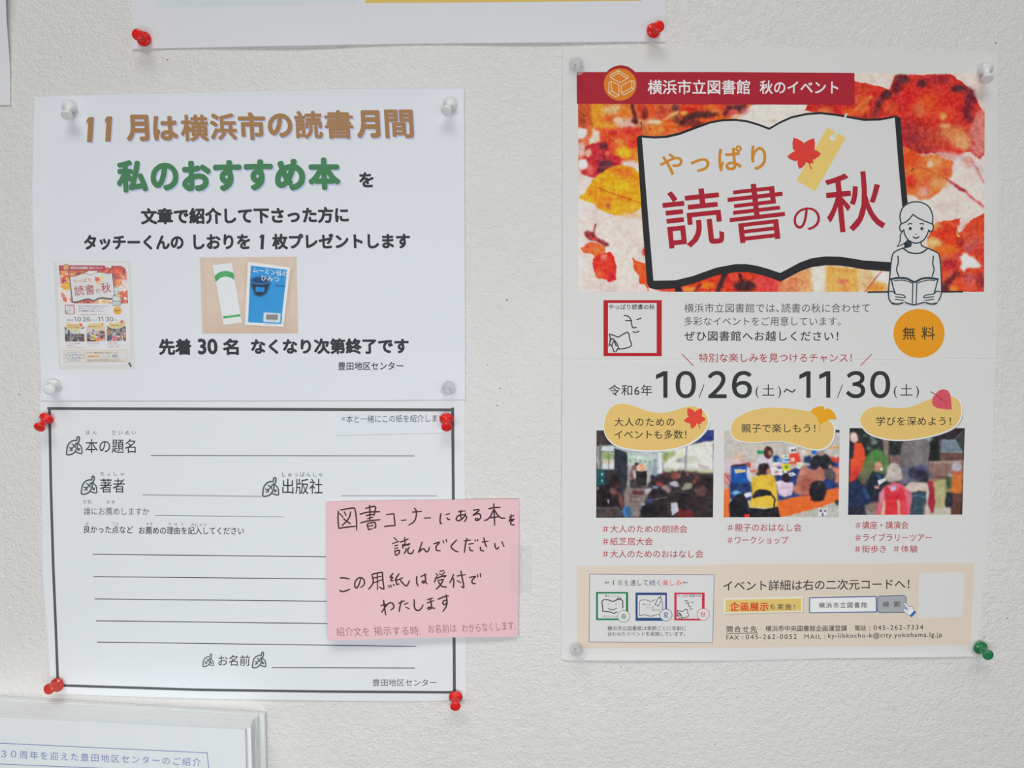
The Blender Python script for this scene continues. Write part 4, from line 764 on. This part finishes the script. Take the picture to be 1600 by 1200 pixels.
    for B in (B1, B2, B3):
        b_ = catmull(np.array(B), True, 4); c_ = b_.mean(0)
        r.poly(b_ + [3.0, 2.2], (150, 146, 158), 3); r.poly((b_ - c_) * [1.022, 1.045] + c_ + [0.6, 0.6], (218, 218, 217), 4); r.poly(b_, YB, 5); r.done('yellow_bubble')
    TT('bubble_text', [('大人のための', 960, 652.5, 1054, 666)], DK, .0, 8); TT('bubble_text', [('イベントも多数！', 960, 671.8, 1072.5, 686)], DK, .0, 8); TT('bubble_text', [('親子で楽しもう！', 1158.5, 662, 1274, 676)], DK, .0, 8); TT('bubble_text', [('学びを深めよう！', 1369, 650.8, 1486, 665)], DK, .0, 8)
    maple(1086, 655, [(1074.5,637.5),(1096.5,638),(1103,655),(1068.5,657.5),(1080.5,670),(1096,662)], .30, (216, 70, 56)); r.poly([(1080,650),(1090,648),(1095,658),(1086,663),(1080,660)], (216, 70, 56), 11); r.stroke([(1091,662), (1094,669)], 1.4, (210, 70, 56), 11); r.done('maple_leaf_print')
    r.poly([(1266,643.5),(1271,638),(1280,635),(1287.5,635),(1287.8,640),(1293,637.5),(1300,641),(1305,647.5),(1307.5,655.5),(1300,655),(1294,656),(1287,659.5),(1283,663.5),(1279.5,661),(1276.5,653),(1272,647)], (222, 158, 34), 9); r.stroke([(1282,660), (1280.8,667), (1280.5,674.5)], 1.5, (214, 160, 50), 9, smooth=True); r.done('ginkgo_leaf_print')
    r.poly([(1461,616.5),(1467.5,610),(1474,608),(1481,610),(1485,616.5),(1486.5,629),(1487,640),(1476,639.5),(1464,637.5),(1458,634),(1456,627.5),(1457.5,621)], (206, 84, 96), 9); r.stroke([(1454,612),(1461,615.8),(1474,626)], 1.2, (150, 56, 72), 11, smooth=True)
    for s in ([(1468,621),(1480,618)],[(1472,625),(1483,629)],[(1470,623),(1468,634)],[(1474,626),(1480,636)]): r.stroke(s, .7, (176, 66, 82), 11)
    r.done('heart_leaf_print')
    for it in ([('＃大人のための朗読会', 941.5, 820.5, 1074, 832.5)], [('＃紙芝居大会', 941.5, 840, 1020, 852)], [('＃大人のためのおはなし会', 941.5, 859.5, 1099, 871.5)], [('＃親子のおはなし会', 1136.5, 818.2, 1252.5, 830.5)], [('＃ワークショップ', 1136.5, 838, 1232, 850)],
               [('＃講座・講演会', 1336.5, 814.5, 1419.5, 826.5)], [('＃ライブラリーツアー', 1336.5, 833.5, 1456, 845.5)], [('＃街歩き', 1335.5, 852, 1384.5, 863.8), ('＃体験', 1396, 852, 1434, 863.5)]):
        TT('hashtag_text', it, HT, .0)
    # bottom panel
    r.poly([(901, 884.5), (1210, 881.5), (1522, 879.5), (1516.5, 1007.5), (1300, 1010), (1150, 1012.5), (902, 1013)], (210, 197, 182), 1); r.done('beige_panel')
    q4 = [(921.5, 897), (1116, 898), (1113.5, 1004), (920.5, 1003)]
    r.poly(q4, (207, 207.5, 206), 2); r.frame(q4, 1.0, (126, 124, 158), 3)
    r.done('white_panel')
    DG = (66, 70, 74)
    for s, a_, b_, c_ in [('1', 957.5, 959.3, DG), ('年', 965.3, 973.3, (92, 130, 70)), ('を', 976, 981.5, DG), ('通', 985, 993.3, DG), ('し', 996.5, 1002.5, DG), ('て', 1005, 1012.5, DG), ('続', 1014.5, 1024, (50, 84, 130)), ('く', 1027, 1031.5, DG), ('楽', 1035, 1044.5, (212, 62, 60)), ('し', 1047.5, 1053.5, (212, 62, 60)), ('み', 1056, 1065, (212, 62, 60))]:
        if s == '1': r.stroke([(958.8, 907), (958.4, 914)], 1.2, c_, 5)
        else: r.text(s, a_, 906.3, b_, 915, c_, 5, .004, res=2)
    for x in (945.2, 1067): r.stroke([(x, 911.5), (x + 2, 909.3), (x + 4.5, 911), (x + 7, 909.6)], 1.1, DG, 5)
    r.done('season_heading')
    def ring(x, y, s, c):
        r.ellipse(x, y, 10, 9.6, c, 7); r.ellipse(x, y, 9.2, 8.8, (208, 209, 210), 8); r.text(s, x - 4.2, y - 4.4, x + 4.2, y + 4.4, c, 9, .006, res=2)
    I = (60, 62, 70)
    gc, bc, rc = (34, 122, 78), (44, 70, 122), (196, 48, 66)
    r.rect(931.3, 925, 981.5, 969, gc, 4); r.rect(934.3, 927.5, 978, 966.3, WH, 5)
    r.stroke([(940.5,940),(943,937),(950,937),(957.5,940),(965,937),(970,936.5),(973,939),(973,950)], 1.6, I, 6); r.stroke([(940.5,940),(941.5,948),(942,955),(947,955.5),(953,956),(959,958.5),(964,956)], 1.5, I, 6); r.stroke([(964,936),(968,934),(971,936.5)], 1.4, I, 6)
    for x in (951.2, 962.2): r.ellipse(x, 944, .7, .9, I, 6, 8)
    r.stroke([(950.5,950.5),(954,952.5),(959,952.7),(963.5,950)], 1.2, I, 6, smooth=True); r.text('嬉しいこと、', 945, 929, 969, 932.8, I, 6, res=2); r.text('本といっしょ', 942.5, 961, 963.5, 964.8, I, 6, res=2); ring(974.5, 963, '春', (80, 120, 66)); r.done('spring_icon')
    r.rect(993, 926, 1042, 970, bc, 4); r.rect(996.3, 929.8, 1039.5, 965.3, WH, 5)
    G2 = (100, 104, 112)
    r.stroke([(998.7,962),(999,940),(1002,937.5),(1009,937),(1016.5,940),(1024,937)], 1.1, G2, 6); r.stroke([(998.7,962),(1008,960.5),(1017,963),(1026,960.5),(1032,961)], 1.1, G2, 6); r.stroke([(1035,939),(1035,955)], 1.1, G2, 6)
    r.stroke([(1029,933.5),(1034.5,936),(1028.5,947),(1023.5,944.5)], 1.2, G2, 6, closed=True); r.stroke([(1031,935),(1032.5,931)], 1.4, I, 6)
    r.text('答えは', 1004, 942.5, 1017, 946, I, 6, res=2); r.text('いつも', 1009, 947.5, 1022, 951, I, 6, res=2); r.text('本の中', 1018.5, 951.5, 1031, 955, I, 6, res=2); ring(1040.5, 961, '夏', (44, 70, 122)); r.done('summer_icon')
    face_icon(1053.5, 926, 1101, 969.5, rc, (3.7, 2.6, 4.3, 2.8), .515, 1.5); r.text('やっぱり読書の秋', 1058.5, 929, 1095.5, 933, I, 6, res=2); ring(1098.8, 960, '秋', (206, 58, 64)); r.done('autumn_icon')
    TT('season_text', [('横浜市立図書館は季節ごとに年齢に', 949, 978.3, 1072, 985.3)], (58, 62, 66), .0, 5); TT('season_text', [('合わせたイベントを実施しています。', 949, 987, 1070.5, 994)], (58, 62, 66), .0, 5)
    TT('detail_text', [('イベント詳細は右の二次元コードへ！', 1130, 907, 1421, 923.5, -3)], (54, 52, 52), .004, 3)
    r.poly([(1132, 936.5), (1255.5, 934), (1256, 957.5), (1132.5, 961)], (186, 174, 166), 2); r.poly([(1131, 935), (1254, 932.5), (1254.5, 956), (1131.5, 959)], (232, 226, 206), 3); r.poly([(1133.5, 937), (1252, 935), (1252.3, 954.5), (1133.5, 957)], (214, 184, 110), 4)
    r.done('yellow_label')
    TT('label_text', [('企画展示', 1140.5, 940.7, 1201, 954.7)], (200, 66, 40), .026, 6); TT('label_text', [('も実施！', 1203, 943.5, 1242, 952.8)], (74, 68, 56), .006, 6)
    q5 = [(1265, 934), (1369, 932), (1369.5, 956), (1265, 957.5)]
    r.poly(q5, (222, 224, 230), 2); r.frame(q5, 1.5, (56, 92, 146), 3); r.done('search_box'); TT('search_text', [('横浜市立図書館', 1279.5, 941.3, 1354.5, 950.3, -.6)], (70, 74, 84), .004, 5)
    bt = [(1371,935),(1374,931.5),(1412,930.3),(1415.5,933),(1416,953),(1413,956.7),(1374,957.3),(1371,954.5)]
    r.poly(bt, (160, 164, 166), 2.5); r.stroke(bt, 1.3, (76, 100, 130), 4, closed=True); r.done('search_button'); TT('search_text', [('検', 1379, 939.7, 1389.5, 949), ('索', 1396.5, 939.3, 1407, 948.6)], (76, 80, 84), .004, 5)
    r.poly([(1411.5,941.5),(1413.5,941),(1420,947.5),(1425,948),(1429,954.5),(1423,962),(1418,960),(1411,953.5),(1413,951),(1417,953)], (222, 226, 232), 6); r.stroke([(1411.5,941.5),(1413.5,941),(1420,947.5),(1425,948),(1429,954.5),(1423,962),(1418,960),(1411,953.5),(1412,951),(1417,952)], .8, (120, 134, 150), 7, closed=True)
    r.poly([(1428.5,954),(1431.5,956.5),(1424.5,964.5),(1421.5,962)], (44, 92, 168), 8); r.stroke([(1414,950),(1419,955)], .7, (120, 134, 150), 8); r.stroke([(1416,948.5),(1420.5,953)], .7, (120, 134, 150), 8); r.done('pointing_hand_cursor')
    r.poly([(1436, 895.5), (1507.5, 893.8), (1504.5, 964), (1434, 966.5)], (207, 207.5, 206), 2); r.done('blank_white_square')
    IN = (56, 54, 54)
    TT('contact_text', [('問合せ先', 1135.5, 978, 1182.5, 988)], IN, .012, 3); r.stroke([(1135, 990), (1183.5, 989)], 1.0, IN, 3); r.done('underline')
    TT('contact_text', [('横浜市中央図書館企画運営課', 1196, 977.5, 1323.5, 986.8, -.6)], IN, .004, 3); TT('contact_text', [('電話', 1335.5, 977, 1353, 985.5), ('：', 1358, 979.5, 1360, 984.5), ('045-262-7334', 1365, 977, 1442.5, 984.5, -.8)], IN, .002, 3)
    TT('contact_text', [('FAX', 1135, 992.5, 1154.5, 999.5), ('：', 1159, 994, 1161, 998.5), ('045-262-0052', 1165.5, 991.5, 1245, 999, -.7)], IN, .002, 3); TT('contact_text', [('MAIL', 1257, 991.2, 1283, 998.3), ('：', 1288, 993, 1290, 997.5), ('ky-libkocho-k@city.yokohama.lg.jp', 1294, 989.3, 1472, 999.3, -2)], IN, .002, 3)
draw_poster(Print(hQ, post))

# the two photographs printed on the notice sheet
tp = Print(hU, up)
cv = Canvas(83, 409, 212, 578, 1.0, (206, 206, 203)); cv.mottle(8, 10, 61)
tp.image('poster_snapshot', cv.a, [(83, 409), (204, 408), (211.5, 577), (92, 577.5)], 1)
mini = Print(hU, up, fade=((214, 214, 214), .30)); mini.mp = lambda v: np.stack([92 + (v[:, 0] - 903) * .1664 + (v[:, 1] - 113) * .0072, 414.6 + (v[:, 1] - 113) * np.where(v[:, 1] < 456, .1732, .1732 - (v[:, 1] - 456) * 6e-6)], -1)
mini.base = 2; mini.poly([(884, 90), (1552, 92), (1552, 560), (1520, 1024), (884, 1028)], (214, 214, 216), .5); mini.done('miniature_sheet')
draw_poster(mini, True)
tp.ellipse(202, 568, 1.6, 1.8, (30, 104, 90), 12, 12); tp.ellipse(204, 571.5, 1.6, 1.8, (30, 104, 90), 12, 12); tp.stroke([(202, 568), (204, 571.5)], 1.6, (30, 104, 90), 12); tp.done('miniature_pin')

cv = Canvas(312, 401, 467, 521.5, 1.5, (208, 190, 174), (300, 395, 8.889))
for i in range(60):
    x = rng.uniform(100, 1500); cv.line([(x, 40), (x + 25, 1150)], rng.uniform(6, 26), rng.choice([(214, 196, 180), (200, 180, 164), (206, 184, 170)]), 3, .35)
cv.ell(640, 590, 110, 26, (226, 216, 204), 8, .8); cv.poly([(110,900),(1480,940),(1480,1130),(130,1130)], (194, 172, 156), 20, .6)
cv.poly([(300,165),(570,140),(690,975),(425,1005)], (186, 170, 158), 3, .7); cv.poly([(290,162),(563,136),(680,968),(418,1000)], (216, 220, 228))
cv.poly([(310,318),(350,282),(400,258),(450,247),(520,252),(580,276),(592,375),(550,345),(500,328),(450,325),(390,345),(325,402)], (72, 160, 96)); cv.poly([(412,880),(658,850),(663,882),(415,912)], (72, 160, 96))
cv.line([(365,330),(420,295),(470,285),(540,290)], 14, (130, 190, 146), 2, .6); cv.line([(455,887),(610,868)], 10, (150, 200, 160), 1, .7)
cv.poly([(780,140),(1400,225),(1285,1045),(740,1015)], (180, 160, 146), 6, .8); cv.poly([(788,120),(1385,205),(1270,1030),(722,1000)], (222, 226, 230)); cv.poly([(828,175),(1340,240),(1235,992),(766,965)], (58, 146, 208))
cv.poly([(818,420),(960,440),(1100,420),(1040,560),(960,610),(880,590)], (52, 58, 74), 2); cv.ell(960,385,140,52,(44,76,116),2); cv.line([(830,392),(880,425),(980,432),(1080,412)], 9, (66, 140, 190), 1); cv.poly([(888,472),(1018,480),(1010,545),(885,542)], (48, 136, 200))
cv.poly([(998,828),(1236,845),(1218,972),(982,958)], (216, 222, 226), 1); cv.poly([(1030,856),(1198,866),(1190,938),(1022,926)], (150, 152, 152), 1)
for i in range(24): cv.line([(1034 + i * 6.9, 858), (1027 + i * 6.9, 930)], 2.4, (96, 98, 100))
cv.line([(1040,938),(1165,945)], 6, (130, 134, 138), 1, .7); cv.line([(1252,870),(1248,970),(1276,985)], 6, (60, 120, 110)); cv.line([(985,995),(1190,1000)], 8, (140, 146, 150), 1, .7); cv.line([(1170,455),(1305,466)], 14, (36, 70, 120), 1, .8)
cv.mottle(7, 2, 51)
tp.image('book_snapshot', cv.a, [(312, 402.5), (463.5, 400.8), (466, 521), (316, 521.5)], 1)
tp.text('ムーミン谷の', 395, 417, 449, 426, (222, 232, 240), 4, .008, 6.5, res=2); tp.text('ひみつ', 408, 430.5, 436, 438.5, (222, 232, 240), 4, .008, 2.5, res=2); tp.done('book_title_text')

# ================================================================== sheets cut by the frame
hB = lambda x, y: 0.0008 + 0.0007 * np.clip((y - 40) / 35.0, 0, 1) ** 2 * (1 + np.sin(x / 60.0))
top = sheet('upper_poster', [(203, -190), (1042, -200)], [(207, 76.5), (345, 73.5), (500, 70.5), (660, 68), (960, 65.3), (1039.5, 65)], [(203, -190), (206.5, 76.5)], [(1042, -200), (1039.5, 65)], hB, paper_mat('poster_paper_cool', (208, 209, 213)), 50, 30)
tag(top, 'white poster with mustard strip, cut off by the top edge of the picture', 'poster')
t_ = Print(hB, top); t_.poly([(243, -150), (243, 11.5), (345, 10), (560, 6), (560, -150)], (200, 207, 210), 1); t_.done('pale_grey_panel')
t_.poly([(570.5, -150), (570.5, 5), (800, 3.2), (1002, 1.2), (1002, -150)], (208, 180, 100), 1); t_.done('mustard_panel')
hC = lambda x, y: 0.0008 + 0.0060 * np.clip((130 - y) / 160.0, 0, 1) ** 1.3 + 0 * x
cor = sheet('white_flyer', [(-150, -120), (4, -120)], [(-150, 163), (16.3, 164)], [(-150, -120), (-150, 163)], [(4, -120), (9, 0), (10.5, 35), (14, 80), (16, 110), (16.3, 164)], hC, paper_mat('flyer_paper', (210, 212, 214)), 10, 24)
tag(cor, 'white flyer at the upper left edge of the picture, its side curling off the wall', 'flyer')

# ================================================================== thick pad of handouts, lower left
pm = paper_mat('handout_paper', (218, 222, 221)); pm2 = paper_mat('handout_paper_front', (214, 218, 220))
emp = bpy.data.objects.new('handout_pad', None); C.objects.link(emp)
org = P(200, 1250, 0.0); emp.location = org; emp['_org'] = [float(x) for x in org]
tag(emp, 'thick pad of white handouts with blue boxed heading, lower left corner', 'handouts')
NS = 30; HT_ = 0.0305
for i in range(NS):
    f = i / (NS - 1); h0 = 0.0012 + (HT_ - 0.0012) * f; th = (HT_ / NS) * .93
    jx = rng.uniform(-.9, .9); jy = rng.uniform(-.6, .6)
    xr = np.interp(f, [0, .10, .14, .30, .36, .55, .86, .9, 1], [414.5, 413.5, 404, 400, 395.5, 393, 391.5, 384.5, 382.5]) + jx * (f < .95)
    yt0 = 1088 + 33 * f + jy * .5; sl = np.interp(f, [0, 1], [24.0, 20.5])          # drop from x=0 to x=400
    if .14 < f < .86: yt0 += 1.0
    pts = []
    for hh in (h0, h0 - th):
        k = (DIST - h0) / (DIST - hh)
        tl, tr = P(-140, yt0 - sl * .35, h0), P(xr, yt0 + sl * xr / 400.0, h0)
        br, bl = P(xr + 8, 1420, h0), P(-140, 1400, h0)
        for v_ in (tl, tr, br, bl): v_ = v_.copy(); v_[1] = -hh; pts.append(v_)
    mesh_obj('sheet', pts, [[0, 3, 2, 1], [4, 5, 6, 7], [0, 1, 5, 4], [1, 2, 6, 5], [2, 3, 7, 6], [3, 0, 4, 7]], pm2 if i == NS - 1 else pm, emp)
hF = lambda x, y: HT_ + 0 * x
f_ = Print(hF, emp); BL = (104, 122, 178)
f_.stroke([(-130, 1153), (0, 1161.2), (160, 1168.7), (323.5, 1176.3)], 1.1, BL, 2); f_.stroke([(323.5, 1176), (327.5, 1212)], 1.1, BL, 2); f_.stroke([(-130, 1187), (0, 1193.8), (160, 1200.5), (327.5, 1212)], 1.1, BL, 2); f_.done('heading_box')
f_.text('３０', 1.5, 1172.6, 25.5, 1183.2, BL, 2, -.002, .5); f_.text('周年を迎えた豊田地区センターのご紹介', 30.5, 1172.8, 314, 1185.4, BL, 2, -.002, 12); f_.done('heading_text')

# ================================================================== push pins
def plastic(name, c, rough, trans=0.0, spec=.5):
    m = principled(name, lin(np.array(c, float)), rough, spec); m.node_tree.nodes['Principled BSDF'].inputs['Transmission Weight'].default_value = trans
    m.node_tree.nodes['Principled BSDF'].inputs['IOR'].default_value = 1.46
    return m
red = plastic('red_plastic', (238, 44, 40), .22); redt = plastic('translucent_red_plastic', (246, 84, 68), .18, .45)
grn = plastic('translucent_green_plastic', (60, 168, 112), .15, .5); clr = plastic('clear_plastic', (244, 245, 245), .12); mil = plastic('milky_plastic', (250, 251, 250), .3, .1)
_n = clr.node_tree; _t = _n.nodes.new('ShaderNodeBsdfTransparent'); _t.inputs[0].default_value = (.93, .94, .94, 1); _f = _n.nodes.new('ShaderNodeLayerWeight'); _f.inputs[0].default_value = .42
_mr = _n.nodes.new('ShaderNodeMapRange'); _mr.inputs['To Min'].default_value = .12; _mr.inputs['To Max'].default_value = .5; _x = _n.nodes.new('ShaderNodeMixShader')
_n.links.new(_f.outputs['Facing'], _mr.inputs['Value']); _n.links.new(_mr.outputs[0], _x.inputs[0]); _n.links.new(_t.outputs[0], _x.inputs[1])
_n.links.new(_n.nodes['Principled BSDF'].outputs[0], _x.inputs[2]); _n.links.new(_x.outputs[0], _n.nodes['Material Output'].inputs['Surface'])
steel = principled('steel', (.6, .6, .6), .3, .5, Metallic=1.0)
def lathe(prof, n=40):
    v, f = [], []
    for (r_, z) in prof:
        for i in range(n): a = 2 * math.pi * i / n; v.append((r_ * math.cos(a), r_ * math.sin(a), z))
    for j in range(len(prof) - 1):
        for i in range(n): f.append([j * n + i, j * n + (i + 1) % n, (j + 1) * n + (i + 1) % n, (j + 1) * n + i])
    v.append((0, 0, prof[0][1])); v.append((0, 0, prof[-1][1])); a, b = len(v) - 2, len(v) - 1
    for i in range(n): f.append([a, (i + 1) % n, i]); f.append([b, (len(prof) - 1) * n + i, (len(prof) - 1) * n + (i + 1) % n])
    return v, f
U = .001
PROF = [(x * U, z * U * 1.2) for x, z in [(1.5, 0), (3.6, .05), (4.6, .35), (4.95, .9), (4.85, 1.35), (4.3, 1.8), (3.2, 2.25), (2.5, 2.9), (2.15, 4.0), (2.1, 5.2), (2.25, 6.3), (2.7, 7.1), (3.35, 7.55), (3.72, 8.0), (3.8, 8.5), (3.68, 9.0), (3.3, 9.3), (1.6, 9.4)]]
pv, pf = lathe(PROF); nv_, nf_ = lathe([(.12 * U, -9 * U), (.5 * U, -7 * U), (.5 * U, .3 * U)], 10)
def flat_mesh(name, v, f, mat):
    me = bpy.data.meshes.new(name); me.from_pydata(v, [], f); me.polygons.foreach_set('use_smooth', [True] * len(f)); me.materials.append(mat); me.update(); return me
needle_me = flat_mesh('needle', nv_, nf_, steel); _pm = {}
for bx, by, hx, hy, mt, pl, lab in [
    (225, 61, 214.5, 53.5, red, 9.4, 'red push pin in the lower left corner of the upper poster'),
    (1021, 48, 1030, 41, red, 9.4, 'red push pin in the lower right corner of the upper poster'),
    (73, 653.5, 61, 668.5, red, 9.4, 'glossy red push pin at the upper left corner of the bordered form'),
    (697.5, 654.5, 698, 667.5, red, 9.4, 'glossy red push pin over the paper strip at the upper right of the form'),
    (89.5, 1070, 76, 1076.8, redt, 9.4, 'translucent red push pin at the lower left corner of the form'),
    (712, 1089, 711.5, 1104, red, 9.4, 'glossy red push pin at the lower right corner of the form'),
    (1532, 1012, 1544.5, 1024, grn, 9.4, 'translucent green push pin at the lower right corner of the autumn poster'),
    (900, 1015.5, 909, 1024, clr, 9.4, 'clear glassy push pin at the lower left corner of the autumn poster'),
    (900, 101, 905, 108.5, clr, 9.4, 'clear glassy push pin at the upper left corner of the autumn poster'),
    (1539.5, 109, 1543, 123.5, mil, 9.4, 'milky white push pin at the upper right corner of the autumn poster'),
    (109, 168, 104.3, 180.5, mil, 9.4, 'milky white push pin at the upper left of the notice sheet, left of the headline'),
    (703.5, 164, 697.5, 173.5, mil, 9.4, 'milky white push pin at the upper right of the notice sheet'),
    (84, 603.5, 77, 609, mil, 9.4, 'milky white push pin at the lower left of the notice sheet'),
    (701.5, 607, 696.5, 610.5, clr, 9.4, 'clear glassy push pin at the lower right of the notice sheet')]:
    base = Vector(P(bx, by, 0.0030))
    lo, hi = .0031, .0145; tgt = 9.8 * U
    for _ in range(40):
        md = (lo + hi) / 2
        if (Vector(P(hx, hy, md)) - base).length < tgt: lo = md
        else: hi = md
    ax = (Vector(P(hx, hy, lo)) - base).normalized()
    me = _pm.get(mt.name) or _pm.setdefault(mt.name, flat_mesh('push_pin', pv, pf, mt))
    o = bpy.data.objects.new('push_pin', me); C.objects.link(o)
    o.location = base - ax * .9 * U; o.rotation_mode = 'QUATERNION'; o.rotation_quaternion = ax.to_track_quat('Z', 'Y')
    tag(o, lab, 'push pin', 'push pins holding the papers')
    nd = bpy.data.objects.new('needle', needle_me); C.objects.link(nd); nd.parent = o; nd['label'] = 'thin steel needle'
for o in bpy.data.objects:
    if '_org' in o: del o['_org']
